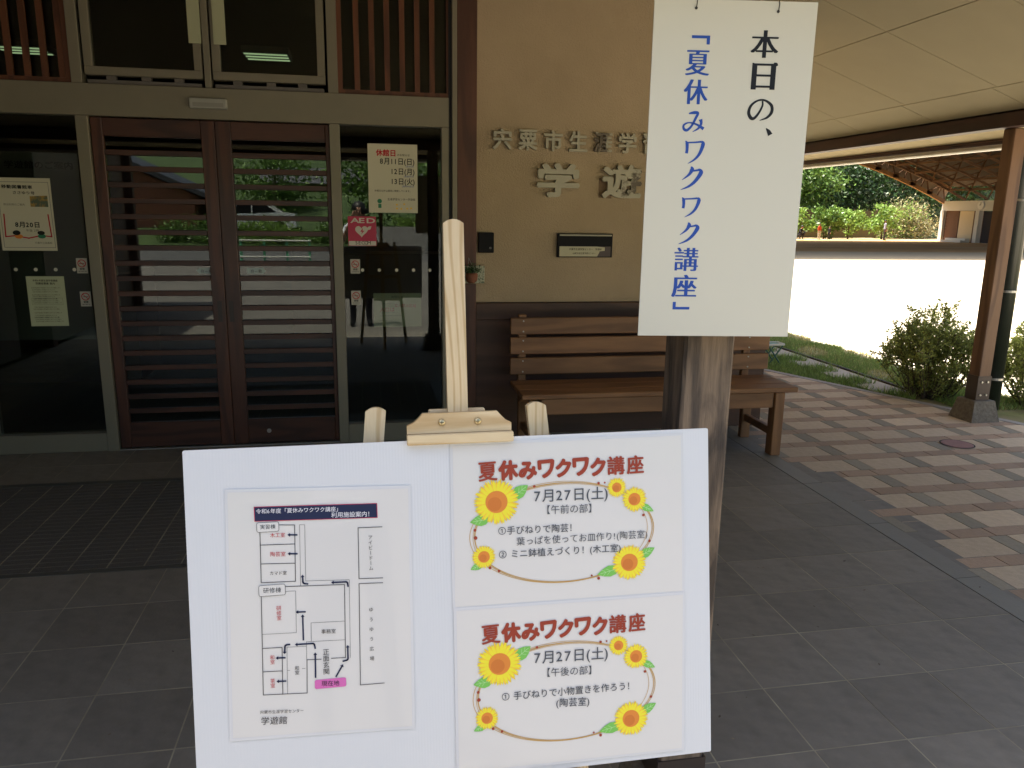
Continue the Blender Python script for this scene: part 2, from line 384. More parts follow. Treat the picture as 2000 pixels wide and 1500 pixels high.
flat('lawn', [(5.42, 4.0), (5.42, 9.5), (3.2, 14), (2.9, 14), (2.9, 9.4), (edge_x(8.5) - .02, 8.5), (edge_x(4.2) - .02, 4.2), (edge_x(4.2) - .02, 4.0)], -.016, SOIL, th=.03)
flat('side_path', [(4.40, 5.95), (4.71, 5.85), (4.71, 13.0), (4.38, 13.0)], -.004, mat('path_stone', (.42, .37, .29), .9, var=.2, nscale=6, bump=.4), th=.05)
edg = MB(); edg.box((4.715, 5.7, -.05), (4.745, 13, .012)); struct('path_edging', edg, mat('edging_timber', (.05, .035, .025), .8))

# pavement of pavers right of the porch
def clip(poly, fn):
    out = []
    for i in range(len(poly)):
        a, b = poly[i], poly[(i + 1) % len(poly)]; fa, fb = fn(*a), fn(*b)
        if fa >= 0: out.append(a)
        if (fa >= 0) != (fb >= 0):
            t = fa / (fa - fb); out.append((a[0] + t * (b[0] - a[0]), a[1] + t * (b[1] - a[1])))
    return out
EY = lambda x, y: (edge_x(y) - .06) - x
pv = thing('pavement', None, None); pv['kind'] = 'structure'
bed = MB(); bed.prism([(2.545, -.6), (5.05, -.6), (5.05, 4.2), (edge_x(4.2) - .06, 4.2), (edge_x(8.5) - .06, 8.5), (2.85, 9.4), (2.85, 5.2), (2.545, 5.2)], -.08, -.004, 'Z')
bed.build('paver_bed', PJOINT, pv)
shared = {}; rest = {}
cells = []
for r in range(-12, 22):
    y0 = 2.83 + .3 * r
    for c in range(-1, 7):
        x0 = 2.618 + .4 * c
        cells += [(x0, y0, .3, .2, 'c'), (x0 + .3, y0, .1, .2, 'g'), (x0 - .05 + .2, y0 + .2, .2, .1, 'b'), (x0 - .05 + .4, y0 + .2, .2, .1, 'b')]
PM = dict(c=PCREAM, g=PGREY, b=PBROWN); npav = 0
for x0, y0, dx, dy, k in sorted(cells, key=lambda q: (q[1] < 2.0, q[1])):
    g = .003; poly = [(x0 + g, y0 + g), (x0 + dx - g, y0 + g), (x0 + dx - g, y0 + dy - g), (x0 + g, y0 + dy - g)]
    full = list(poly)
    poly = clip(poly, lambda x, y: x - 2.548); poly = clip(poly, EY) if poly else poly
    if y0 > 5.0 and poly: poly = clip(poly, lambda x, y: x - 2.852)
    if len(poly) < 3: continue
    dz = random.uniform(-.0012, .0012)
    if npav < 298 and y0 >= 2.0:
        npav += 1
        if poly == full:
            key = (k, dx)
            if key not in shared:
                shared[key] = MB().box((0, 0, -.03), (dx - 2 * g, dy - 2 * g, 0)).mesh('paver'); shared[key].materials.append(PM[k])
            put('paver', shared[key], pv, (x0 + g, y0 + g, dz))
        else: MB().prism([(a - x0, b - y0) for a, b in poly], -.03, 0, 'Z').build('paver', PM[k], pv, loc=(x0, y0, dz))
    else: rest.setdefault(k, MB()).prism(poly, -.03, dz, 'Z')
for k, mb in rest.items(): tag(mb.build('far_pavers', PM[k], pv), kind='stuff')
kb = MB(); P_ = [(edge_x(y), y) for y in (8.6, 4.2)] + [(5.106, -.6)]
for a, b in zip(P_[:-1], P_[1:]):
    q = [(a[0] - .058, a[1]), (b[0] - .058, b[1]), (b[0] + .02, b[1]), (a[0] + .02, a[1])]
    kb.prism(q, -.08, .003, 'Z')
kb.build('kerb', KERB, pv)

# porch floor of grey tiles
pf = thing('porch_floor', None, None); pf['kind'] = 'structure'
MB().box((-3.4, .25, -.09), (2.424, 5.12, -.0009)).build('grout_bed', GROUT, pf)
tm = MB().box((.0026, .0026, -.02), (.2974, .2974, 0)).mesh('tile'); tm.materials.append(TILE)
for i in range(-16, 2):
    for j in range(-10, 6):
        x0, y0 = 1.826 + .3 * i + .3, 3.256 + .3 * j
        if -2.4 < x0 < .55 and 3.2 < y0 < 4.3: continue
        put('tile', tm, pf, (x0, y0, random.uniform(-.0006, .0004)))
bt = MB().box((.002, .002, -.02), (.117, .598, .001)).mesh('border_tile'); bt.materials.append(TILEB)
for j in range(-5, 4): put('border_tile', bt, pf, (2.426, 3.256 + .6 * j, 0))
MB().box((2.43, .25, -.08), (2.544, 5.6, -.004)).build('border_bed', PJOINT, pf)
mt = thing('entrance_mat', 'dark ribbed mat panels set into the floor before the sliding doors', 'mat', (-.9, 3.8, 0))
fr = MB()
fr.box((-1.474, -.544, -.003), (1.474, -.508, .0015)).box((-1.474, .60, -.003), (1.474, .652, .0015))
fr.box((-1.474, -.508, -.003), (-1.427, .60, .0014)).box((1.425, -.508, -.003), (1.527, .60, .0014))
fr.build('mat_frame', mat('mat_frame_metal', (.09, .088, .075), .5), mt)
mm = MB()
for k in range(24): mm.box((0 + .004, .0 + k * .046, -.01), (.146, .040 + k * .046, -.001 + .0012))
mmm = mm.mesh('mat_panel'); mmm.materials.append(MATM)
MB().box((-1.47, -.505, -.0028), (1.47, .598, -.0022)).build('mat_base', mat('mat_base', (.06, .055, .046), .9), mt)
for k in range(19): put('mat_panel', mmm, mt, (-1.426 + .15 * k, -.502, .001))
dc = thing('drain_cover', 'small round reddish drain cover set among the pavers', 'drain cover', (3.92, 4.44, .001))
MB().lathe([(.098, -.02), (.098, .003), (.09, .005)], 28).build('lid', mat('lid_red_concrete', (.30, .17, .15), .9, var=.2), dc)
rim = MB(); 
for k in range(28):
    a, b = 2 * math.pi * k / 28, 2 * math.pi * (k + 1) / 28
    rim.add([(.10 * math.cos(a), .10 * math.sin(a), .002), (.109 * math.cos(a), .109 * math.sin(a), .002), (.109 * math.cos(b), .109 * math.sin(b), .002), (.10 * math.cos(b), .10 * math.sin(b), .002)], [(0, 1, 2, 3)])
rim.build('rim_gap', DARK, dc)

# ------------------------------------------------------------------ the hall
hall = thing('community_hall', 'beige rendered hall with bronze window frames, brown column and metal lettering', 'building', (0, 5.1, 0))
def H(name, mb, m, parent=None):
    o = mb.build(name, m, parent or hall)
    if not parent: o.location = (0, -5.1, 0)
    return o
SL = .345
def zr(x): return 2.24 + SL * (4.43 - x)
def zf(y): return 2.24 + SL * (y - 1.55)
wl = MB(); wl.prism([(.69, .915), (2.8, .915), (2.8, zr(2.8)), (.98, zr(.98)), (.69, 3.45)], 5.095, 5.25)
H('wall', wl, PLAST)
sw = MB(); sw.prism([(5.25, 0), (14, 0), (14, 2.79), (5.25, 2.79)], 2.65, 2.8, 'X'); H('side_wall', sw, PLAST)
lw = MB(); lw.box((-8, 5.1, 0), (-2.42, 5.25, 3.45)); lw.box((-8, 5.25, 0), (-7.85, 14, 3.45)); lw.box((-7.85, 13.85, 0), (2.65, 14, 3.45))
lw.box((-2.42, 5.1, 3.05), (.565, 5.25, 3.45)); H('upper_wall', lw, PLAST)
ws = MB(); ws.box((.69, 5.085, 0), (2.8, 5.245, .80)); H('wainscot', ws, SKIRT)
wt = MB(); wt.box((.69, 5.06, .80), (2.815, 5.24, .913), .004); H('wainscot_rail', wt, SKIRT)
cl = MB(); cl.box((.565, 5.045, 0), (.69, 5.25, 3.45), .003); H('column', cl, COLW)
cl = MB(); cl.box((-2.42, 5.045, 0), (-2.312, 5.25, 3.45), .003); H('column', cl, COLW)
wg = thing('side_wing', 'dark timber clad wing closing the porch on the left', 'building', (-5.7, 1.5, 0))
WNG = mat('wing_boards', (.16, .12, .085), .8, var=.2)
MB().box((-2.3, .14, 0), (2.2, 3.54, 2.24)).build('wall', WNG, wg); MB().box((-2.3, -3.9, 0), (2.2, -.42, 2.9)).build('wall', WNG, wg)
MB().box((-2.6, -4.3, 2.91), (2.6, -.40, 3.05)).build('roof', mat('wing_roof', (.05, .05, .05), .7), wg)
for y_ in (-3.95, -2.2, -.5): MB().box((2.2, y_, 0), (2.32, y_ + .12, 2.9)).build('column', COLW, wg)
def al(name, *bx):
    mb = MB()
    for b in bx: mb.box(*b, .002)
    return H(name, mb, ALU)
for x0, x1 in ((-1.633, -1.568), (-.214, -.154)): al('mullion', ((x0, 5.03, 0), (x1, 5.12, 2.008)))
for x0, x1 in ((-1.633, -1.575), (-.912, -.876), (-.212, -.154)): al('mullion', ((x0, 5.035, 2.185), (x1, 5.12, 3.05)))
al('mullion', ((-2.312, 5.03, 0), (-2.25, 5.12, 3.05)))
al('mullion', ((.467, 5.032, 0), (.512, 5.12, 2.008)))
al('mullion', ((.532, 5.02, 0), (.563, 5.13, 3.05)))
H('gasket', MB().box((.512, 5.045, 0), (.532, 5.12, 3.05)), ALU_D)
al('transom', ((-2.25, 5.028, 2.009), (.512, 5.12, 2.184)))
al('sill', ((-2.25, 5.031, .002), (-1.634, 5.12, .118)))
al('sill', ((-.153, 5.031, .002), (.466, 5.12, .122)))
H('door_track', MB().box((-1.567, 5.04, .0), (-.215, 5.12, .006)), STEEL)
for x0, x1 in ((-2.249, -1.634), (-.153, .466)):
    H('sidelight_pane', MB().box((x0, 5.082, .12), (x1, 5.090, 2.008)), GLASS)
# lattice grilles over the sidelights
for x0, x1, n in ((-2.249, -1.634, 6), (-.153, .531, 6)):
    lt = MB(); lt.box((x0, 5.055, 2.186), (x1, 5.085, 2.212)).box((x0, 5.056, 2.212), (x0 + .028, 5.084, 3.05)).box((x1 - .03, 5.056, 2.212), (x1, 5.084, 3.05)).box((x0 + .028, 5.056, 3.02), (x1 - .03, 5.084, 3.05))
    L_ = H('grille', lt, GRILW)
    for k in range(n):
        cx = x0 + .114 + k * .0905
        MB().box((-.016, 5.058, 2.213), (.016, 5.080, 3.02)).build('slat', GRILW, L_, loc=(cx, 0, 0))
    MB().box((x0, 5.096, 2.19), (x1, 5.103, 3.05)).build('pane', GLASS, L_)
# hopper windows
for x0, x1, ox in ((-1.560, -.922, -.985), (-.866, -.226, -.848)):
    wn = MB(); z0 = 2.232
    wn.box((x0, 5.04, z0), (x1, 5.10, z0 + .047), .003).box((x0, 5.041, z0 + .047), (x0 + .045, 5.099, 3.04), .002).box((x1 - .045, 5.041, z0 + .047), (x1, 5.099, 3.04), .002).box((x0 + .045, 5.041, 3.0), (x1 - .045, 5.099, 3.04))
    W_ = H('hopper_window', wn, ALU)
    MB().box((x0 + .045, 5.066, z0 + .047), (x1 - .045, 5.072, 3.0)).build('pane', GLASS, W_)
    MB().box((ox, 5.030, 2.425), (ox + .068, 5.0395, 3.0)).build('opener_cover', mat('pale_cover', (.40, .42, .27), .6), W_)
    tk = MB(); tk.box((x0 + .01, 5.05, 2.186), (x1 - .01, 5.10, 2.208)); tk.build('track', mat('track_metal', (.13, .12, .11), .5), W_)
    for hx in (x0 + .11, x0 + .30, x1 - .16): MB().box((hx, 5.05, 2.209), (hx + .05, 5.09, 2.231)).build('hinge', mat('hinge_metal', (.12, .11, .095), .5), W_)
# interior, dark
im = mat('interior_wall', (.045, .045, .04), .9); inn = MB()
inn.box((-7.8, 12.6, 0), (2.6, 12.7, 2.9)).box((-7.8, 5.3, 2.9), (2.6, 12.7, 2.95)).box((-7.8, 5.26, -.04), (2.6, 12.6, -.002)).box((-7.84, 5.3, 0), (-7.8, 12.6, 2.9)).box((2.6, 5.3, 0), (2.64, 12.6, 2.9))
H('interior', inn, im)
for (x, y) in ((-1.05, 7.55), (-3.15, 7.8)):
    lt = MB(); lt.box((x, y, 2.84), (x + .40, y + .40, 2.898)); lo_ = H('ceiling_lamp', lt, mat('lamp_body', (.1, .1, .09), .6))
    for k in range(3): MB().box((x + .015, y + .03 + k * .13, 2.834), (x + .385, y + .075 + k * .13, 2.839)).build('tube', mat('lamp_tube', (.5, .6, .4), .5, emis=((.75, 1, .55), .16)), lo_)
ib = MB(); ib.box((-2.75, 5.62, .62), (-1.83, 5.66, 1.83)); ibo = H('information_board', ib, mat('board_grey', (.13, .14, .12), .6))
tx = MB(); htext(tx, '学遊館のご案内', (-2.27, 1.735), (-1.86, 1.735), 5.616, .02, rowh=.05); tx.build('lettering', INK['nk'], ibo)
ct = MB(); ct.box((-3.4, 7.2, 0), (-2.0, 7.9, .95)).box((-.9, 9.5, 0), (1.6, 10.2, 1.0)); H('counter', ct, mat('counter_dark', (.06, .035, .02), .5))

# metal letters on the wall, each a part
def letter(ch, x0, z1, x1, z0, m, off, y=5.095, th=.022, mb=None, sub=0):
    if mb is None:
        mb = MB(); b_ = off * (x1 - x0); n = 6
        for i in range(n):
            t = 2 * math.pi * i / n; dx, dz = b_ * math.cos(t), b_ * math.sin(t)
            letter(ch, x0 + b_ + dx, z1 - b_ + dz, x1 - b_ + dx, z0 + b_ + dz, m, 0, y, th + .00015 * i, mb)
        return mb, m
    V, F = glyph(ch, 0); xs = [p[0] for p in V]; ys = [p[1] for p in V]
    sx = (x1 - x0) / (max(xs) - min(xs)); sz = (z1 - z0) / (max(ys) - min(ys))
    P = [(x0 + (a - min(xs)) * sx, z0 + (b - min(ys)) * sz) for a, b in V]
    n = len(P)
    mb.add([(a, y - th, b) for a, b in P], F); mb.add([(a, y - .004, b) for a, b in P], [tuple(reversed(f)) for f in F])
    cnt = {}
    for f in F:
        for i in range(len(f)):
            e = (f[i], f[(i + 1) % len(f)]); cnt[frozenset(e)] = cnt.get(frozenset(e), []) + [e]
    for k, es in cnt.items():
        if len(es) == 1: a, b = es[0]; mb.add([(P[a][0], y - th, P[a][1]), (P[a][0], y - .004, P[a][1]), (P[b][0], y - .004, P[b][1]), (P[b][0], y - th, P[b][1])], [(0, 1, 2, 3)])
    return mb, m
for i, ch in enumerate('宍粟市生涯学習センター'):
    cx = .792 + .066 + .1665 * i; hw = .062 if ch not in 'センター' else .055
    hz = .064 if ch not in 'ー' else .008
    mb, m_ = letter(ch, cx - hw, 1.955 + hz, cx + hw, 1.955 - hz, LETM if ch != '涯' else LETS, .030)
    H('wall_letter', mb, m_)
for ch, a, b in (('学', 1.087, 1.373), ('遊', 1.525, 1.80), ('館', 1.963, 2.245)):
    mb, m_ = letter(ch, a, 1.817, b, 1.60, LETS if ch == '遊' else LETM, .032, th=.028); H('wall_letter', mb, m_)
# stains on two of the letters
st = MB(); st.prism([(1.512, 1.605), (1.60, 1.60), (1.60, 1.70), (1.575, 1.73), (1.512, 1.73)], 5.0935, 5.0945); H('stain', st, mat('stain_brown', (.22, .15, .09), .9, var=.3, nscale=20))

# ------------------------------------------------------------------ sliding doors
def door(name, label, x0, x1, sl_w, sr_w):
    t = thing(name, label, 'door', ((x0 + x1) / 2, 5.08, .006)); cx = (x0 + x1) / 2; hw = (x1 - x0) / 2
    B = lambda a, b, bev=.003: MB().box(a, b, bev)
    B((-hw, -.022, .004), (-hw + sl_w, .022, 1.998)).build('stile', DOORW, t)
    B((hw - sr_w, -.022, .004), (hw, .022, 1.998)).build('stile', DOORW, t)
    a, b = -hw + sl_w + .001, hw - sr_w - .001
    B((a, -.02, 1.895), (b, .02, 1.997)).build('top_rail', DOORH, t)
    B((a, -.02, .006), (b, .02, .165)).build('bottom_rail', DOORH, t)
    MB().box((a, .003, .165), (b, .008, 1.895)).build('pane', GLASS, t)
    sm = MB().box((a, -.019, -.0155), (b, .001, .0155), .002).mesh('slat'); sm.materials.append(DOORH)
    for k in range(18): put('slat', sm, t, (0, 0, 1.805 - .092 * k))
    return t, a, b
dl, a1, b1 = door('sliding_door', 'reddish timber slatted sliding door, the left leaf beside the notice-covered sidelight', -1.563, -.881, .062, .078)
dr, a2, b2 = door('sliding_door', 'reddish timber slatted sliding door, the right leaf with a round lock in its bottom rail', -.878, -.216, .088, .024)
for t, x in ((dl, .341 - .035), (dr, -.331 + .03)):
    h = MB(); h.box((x - .013, -.0245, .80), (x + .013, -.0225, .93), .001); h.build('handle', mat('handle_recess', (.02, .012, .01), .4), t)
lk = MB(); lk.tube([(0, -.0225, 0), (0, -.0205, 0)], .014, 16); lk.build('lock', STEEL, dr, loc=(-.115, 0, .085))
def stick(name, label, cat, x, z, y=5.079, group=None): return thing(name, label, cat, (x, y, z), 0, group)
for x, sgn, lb in ((-.985, -1, 'small pale arrow sticker reading automatic on the left door glass'), (-.69, 1, 'small pale arrow sticker reading automatic on the right door glass')):
    t = stick('door_sticker', lb, 'sticker', x, 1.121, 5.0815, 'arrow stickers on the door glass'); s_ = MB()
    s_.prism([(-.055 * 1, -.018), (.042 * 1, -.018), (.058, 0), (.042, .018), (-.055, .018)] if sgn > 0 else [(.055, .018), (-.042, .018), (-.058, 0), (-.042, -.018), (.055, -.018)], 0, .0012)
    s_.build('sheet', mat('sticker_pale', (.45, .55, .55), .5), t); x_ = MB(); htext(x_, '自', (-.035, -.010), (-.013, -.010), -.0006); htext(x_, 'ー', (-.012, -.012), (.010, -.012), -.0006); htext(x_, '動', (.013, -.010), (.035, -.010), -.0006); x_.build('lettering', INK['grey'], t)
se = thing('door_sensor', 'small silver door sensor box on the transom above the doors', 'sensor', (-.896, 5.025, 2.095))
MB().box((-.104, -.03, -.029), (.104, .003, .029), .004).build('housing', mat('sensor_silver', (.36, .36, .32), .4, .3), se)
MB().box((-.085, -.032, -.020), (.085, -.0305, .003)).build('lens', mat('sensor_lens', (.30, .30, .27), .2), se)

# ------------------------------------------------------------------ porch canopy
cn = thing('porch_canopy', 'porch canopy with cream ceiling boards, dark timber beams and white gutter', 'canopy', (0, 0, 2.1))
def C(name, mb, m):
    o = mb.build(name, m, cn); o.location = (0, 0, -2.1); return o
def slab(poly, zfun, t0, t1):
    n = len(poly); V = [(x, y, zfun(x, y) + t0) for x, y in poly] + [(x, y, zfun(x, y) + t1) for x, y in poly]
    return V, [tuple(reversed(range(n))), tuple(range(n, 2 * n))] + [(i, (i + 1) % n, (i + 1) % n + n, i + n) for i in range(n)]
def panel(poly, zfun):
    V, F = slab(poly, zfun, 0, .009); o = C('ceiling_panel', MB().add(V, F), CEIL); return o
ZR = lambda x, y: zr(x); ZF = lambda x, y: zf(y); g = .0035
rows = [(4.10, 4.42), (3.25, 4.10), (2.40, 3.25), (1.55, 2.40), (.95, 1.55)]
for ri, (xa, xb) in enumerate(rows):
    off = 4.74 + (.05 if ri == 0 else 0)
    for k in range(-4, 9):
        ya, yb = off + .91 * k, off + .91 * (k + 1)
        p = [(xa + g, ya + g), (xb - g, ya + g), (xb - g, yb - g), (xa + g, yb - g)]
        p = clip(p, lambda x, y: y - (5.98 - x))
        if xa < 2.8 and p: p = clip(p, lambda x, y: 5.093 - y) if xa < 2.40 else p
        if len(p) >= 3: panel(p, ZR)
yrows = [(1.58, 1.88), (1.88, 2.73), (2.73, 3.58), (3.58, 4.43), (4.43, 5.093)]
for ya, yb in yrows:
    for k in range(-6, 6):
        xa, xb = -.2 + .91 * k, -.2 + .91 * (k + 1)
        p = [(xa + g, ya + g), (xb - g, ya + g), (xb - g, yb - g), (xa + g, yb - g)]
        p = clip(p, lambda x, y: (5.98 - x) - y)
        if len(p) >= 3: panel(p, ZF)
rf = MB()
zt = lambda x, y: min(zr(x), zf(y))
for poly, zz in (([(4.84, 1.14), (4.84, 14.2), (-1, 14.2), (-1, 6.98)], ZR), ([(4.84, 1.14), (-1, 6.98), (-8.2, 6.98), (-8.2, 1.14)], ZF)):
    rf.add(*slab(poly, zz, .022, .15))
rf.add(*slab([(-1, 6.98), (-1, 14.2), (-8.2, 14.2), (-8.2, 6.98)], lambda x, y: zf(6.98), .022, .15))
C('roof', rf, mat('roof_sheet', (.06, .055, .05), .7))
bm_ = MB(); bm_.box((4.435, 1.49, 2.137), (4.55, 13, 2.238), .004); C('beam', bm_, BEAMW)
bm_ = MB(); bm_.box((-8, 1.49, 2.137), (4.432, 1.60, 2.238), .004); C('beam', bm_, wood('beam_timber_x', (.06, .022, .016), (.032, .012, .01), 'X', 9, .6))
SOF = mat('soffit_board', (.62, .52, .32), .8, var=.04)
for k in range(-3, 10):
    ya, yb = 4.3 + .91 * k + g, 4.3 + .91 * (k + 1) - g
    if yb < 1.5: continue
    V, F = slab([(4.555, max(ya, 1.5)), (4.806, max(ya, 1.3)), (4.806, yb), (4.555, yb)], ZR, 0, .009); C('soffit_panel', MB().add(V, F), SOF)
for k in range(-9, 5):
    xa, xb = .2 + .91 * k + g, .2 + .91 * (k + 1) - g
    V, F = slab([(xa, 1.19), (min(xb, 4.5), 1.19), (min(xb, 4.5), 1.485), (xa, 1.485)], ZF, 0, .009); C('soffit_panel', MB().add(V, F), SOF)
fs = MB(); fs.box((4.808, 1.15, 2.072), (4.836, 14, 2.16)).box((-8, 1.15, 2.072), (4.808, 1.178, 2.16)); C('fascia', fs, BEAMW)
fs = MB(); fs.box((4.802, 1.2, 2.095), (4.807, 14, 2.101)); C('fascia_trim', fs, GRILW)
GUT = mat('gutter_white', (.70, .68, .60), .45)
gt = MB(); prof = [(4.838, 2.093), (4.838, 2.044), (4.856, 2.034), (4.90, 2.034), (4.918, 2.05), (4.918, 2.093), (4.913, 2.093), (4.913, 2.053), (4.898, 2.040), (4.86, 2.040), (4.844, 2.05), (4.844, 2.093)]
gt.prism(prof, 1.1, 14, 'Y'); C('gutter', gt, GUT)
gt = MB(); gt.prism([(2 * 0 + (5.98 - a), b) for a, b in prof], -8, 4.838, 'X'); C('gutter', gt, GUT)

def post(name, label, cx, cy, w_, timber, sleeve_top, base=True, ztop=2.135):
    t = thing(name, label, 'post', (cx, cy, 0)); h = w_ / 2
    MB().box((-h, -h, .14), (h, h, ztop), .006).build('timber', timber, t)
    if sleeve_top:
        s_ = MB(); e = h + .004
        for q in (((-e, -e, .16), (e, -h - .0006, sleeve_top)), ((-e, h + .0006, .16), (e, e, sleeve_top)), ((-e, -h, .16), (-h - .0006, h, sleeve_top)), ((h + .0006, -h, .16), (e, h, sleeve_top))): s_.box(*q)
        s_.build('steel_shoe', mat('shoe_steel', (.075, .055, .045), .5, .3, var=.1), t)
        bl = MB()
        for dx in (-.025, .025):
            for z in (.20, .30): bl.tube([(dx, -e - .008, z), (dx, -e, z)], .008, 8)
        bl.build('bolt', STEEL, t)
    if base:
        b = .125; tp = .088; F = MB()
        V = [(-b, -b, -.02), (b, -b, -.02), (b, b, -.02), (-b, b, -.02), (-tp, -tp, .158), (tp, -tp, .158), (tp, tp, .158), (-tp, tp, .158)]
        F.add(V, [(0, 3, 2, 1), (4, 5, 6, 7), (0, 1, 5, 4), (1, 2, 6, 5), (2, 3, 7, 6), (3, 0, 4, 7)])
        F.build('stone_base', mat('base_stone', (.22, .19, .145), .9, col2=(.13, .11, .085), nscale=40, var=.2, bump=.5), t)
    return t
post('porch_post', 'reddish brown porch post on a tapered stone base beside the dark downpipe', 4.56, 5.04, .106, POSTW, .345)
post('porch_post', 'weathered grey timber post standing behind the easel and the hanging sign', .702, 1.56, .112, OLDW, .235)
dp = thing('downpipe', 'dark green round downpipe behind the porch post with pale clamp bands', 'pipe', (4.935, 5.30, 0))
MB().tube([(0, 0, 0), (0, 0, 1.98), (.03, 0, 2.04)], .062, 20).build('pipe', PIPEM, dp, smooth=True)
for z in (.255, .955, 1.65): MB().tube([(0, 0, z - .009), (0, 0, z + .009)], .066, 20).build('clamp', STEEL, dp)

# ------------------------------------------------------------------ bench
bn = thing('garden_bench', 'long brown slatted bench with backrest against the beige wall', 'bench', (1.77, 4.6, 0))
def BN(name, a, b, m=BENCHW, bev=.004):
    o = MB().box((a[0] - 1.77, a[1] - 4.6, a[2]), (b[0] - 1.77, b[1] - 4.6, b[2]), bev).build(name, m, bn); return o
for k in range(3): BN('seat_plank', (.875, 4.37 + .139 * k, .415), (2.655, 4.37 + .139 * k + .136, .446))
BN('apron', (.93, 4.385, .315), (2.50, 4.41, .414)); BN('apron', (.93, 4.72, .315), (2.57, 4.745, .414))
for za, zb in ((.735, .842), (.606, .715), (.472, .582)): BN('back_slat', (.885, 4.835, za), (2.69, 4.86, zb))
for x in (.935, 2.505):
    BN('leg', (x, 4.385 if x < 1 else 4.372, 0), (x + .066, 4.45, .414), BENCHZ)
    BN('leg', (x, 4.79, 0), (x + .066, 4.833, .36), BENCHZ)
    BN('stretcher', (x + .015, 4.45, .12), (x + .05, 4.79, .17), BENCHW)
    up_ = MB(); up_.bar((x + .033 - 1.77, 4.80 - 4.6, .36), (x + .033 - 1.77, 4.883 - 4.6 - .0, .86), .05, .04); 
    o = MB().box((x + .008 - 1.77, 4.861 - 4.6, .30), (x + .058 - 1.77, 4.90 - 4.6, .86), .003).build('back_upright', BENCHZ, bn)
    for za in (.755, .822, .626, .695, .492, .562):
        s_ = MB().tube([(0, -.004, 0), (0, .001, 0)], .005, 8); s_.build('screw', STEEL, bn, loc=(x + .033 - 1.77, 4.8335 - 4.6, za))
# ------------------------------------------------------------------ things on the wall and glass
ic = thing('intercom', 'small black intercom box on the beige wall beside the column', 'intercom', (.758, 5.095, 1.306))
MB().box((-.051, -.028, -.065), (.051, 0, .065), .004).build('case', BLACKP, ic)
MB().tube([(.027, -.031, -.034), (.027, -.027, -.034)], .008, 12).build('button', mat('button_grey', (.10, .10, .10), .4), ic)
pq = thing('wall_plaque', 'wide dark name plaque with a partly peeled cream label on the beige wall', 'plaque', (1.425, 5.095, 1.292))
MB().box((-.190, -.022, -.078), (.190, 0, .078), .002).build('frame', BLACKP, pq)
MB().box((-.175, -.0235, .062), (.183, -.0222, .072)).build('edge_strip', mat('strip_cream', (.38, .36, .26), .5), pq)
MB().box((-.175, -.0233, -.072), (.178, -.0222, -.006)).build('backing', mat('backing_brown', (.09, .07, .065), .6), pq)
lb_ = MB(); lb_.prism([(-.175, -.072), (.085, -.072), (.10, -.045), (.10, -.038), (.137, -.034), (.137, -.012), (.08, -.0065), (-.175, -.0065)], -.0245, -.0234); lb_.build('label', mat('label_cream', (.52, .50, .34), .6), pq)
tx = MB(); htext(tx, '宍粟市生涯学習センター　学遊館', (-.11, -.030), (.115, -.030), -.0249, .01); htext(tx, '山崎文化生涯学習センター', (-.085, -.056), (.075, -.056), -.0249, .01); tx.build('lettering', INK['nk'], pq)
# hanging flower pot
hp = thing('hanging_flowerpot', 'terracotta wall pot with a small green plant hanging on the column', 'flowerpot', (.658, 5.045, 1.08))
MB().box((-.055, -.012, -.035), (.085, -.002, .078), .002).build('backing_tile', mat('mosaic_tile', (.45, .46, .33), .5, col2=(.12, .16, .10), nscale=90, lo=.5, hi=.56), hp)
MB().lathe([(.022, -.028), (.036, -.012), (.04, .018), (.037, .034), (.03, .034)], 16, (-.005, -.052, 0)).build('pot', mat('terracotta', (.22, .085, .045), .8, var=.2, nscale=40), hp, smooth=True)
lv = MB(); rr = random.Random(3)
def leafquad(mb, c, d, wd, L):
    d = Vector(d).normalized(); a = d.orthogonal().normalized(); a.rotate(Matrix.Rotation(rr.uniform(0, 6.28), 3, d)); n_ = d.cross(a)
    c = Vector(c); p = [c, c + d * L * .45 + a * wd / 2 + n_ * L * .06, c + d * L, c + d * L * .45 - a * wd / 2 + n_ * L * .06]
    mb.add(p, [(0, 1, 2, 3)])
for k in range(150):
    c = (-.005 + rr.gauss(0, .022), -.052 + rr.gauss(0, .018), .035 + abs(rr.gauss(0, .022))); leafquad(lv, c, (rr.uniform(-1, 1), rr.uniform(-1, .6), rr.uniform(-.2, 1)), .009, .022)
lv.build('foliage', LEAF2, hp)
MB().tube([(-.02, -.01, .13), (-.03, -.04, .03)], .0012, 5).tube([(-.02, -.01, .13), (.025, -.045, .03)], .0012, 5).build('hanger', STEEL, hp)

GZ = 5.0815
def paper(name, label, x0, z0, x1, z1, m, group=None, y=GZ, cat='notice'):
    t = thing(name, label, cat, ((x0 + x1) / 2, y, (z0 + z1) / 2), 0, group); w_, h_ = (x1 - x0) / 2, (z1 - z0) / 2
    MB().box((-w_, -.0012, -h_), (w_, 0, h_)).build('sheet', m, t)
    return t, w_, h_
def T(t, name, m, fn):
    mb = MB(); fn(mb); return mb.build(name, m, t)
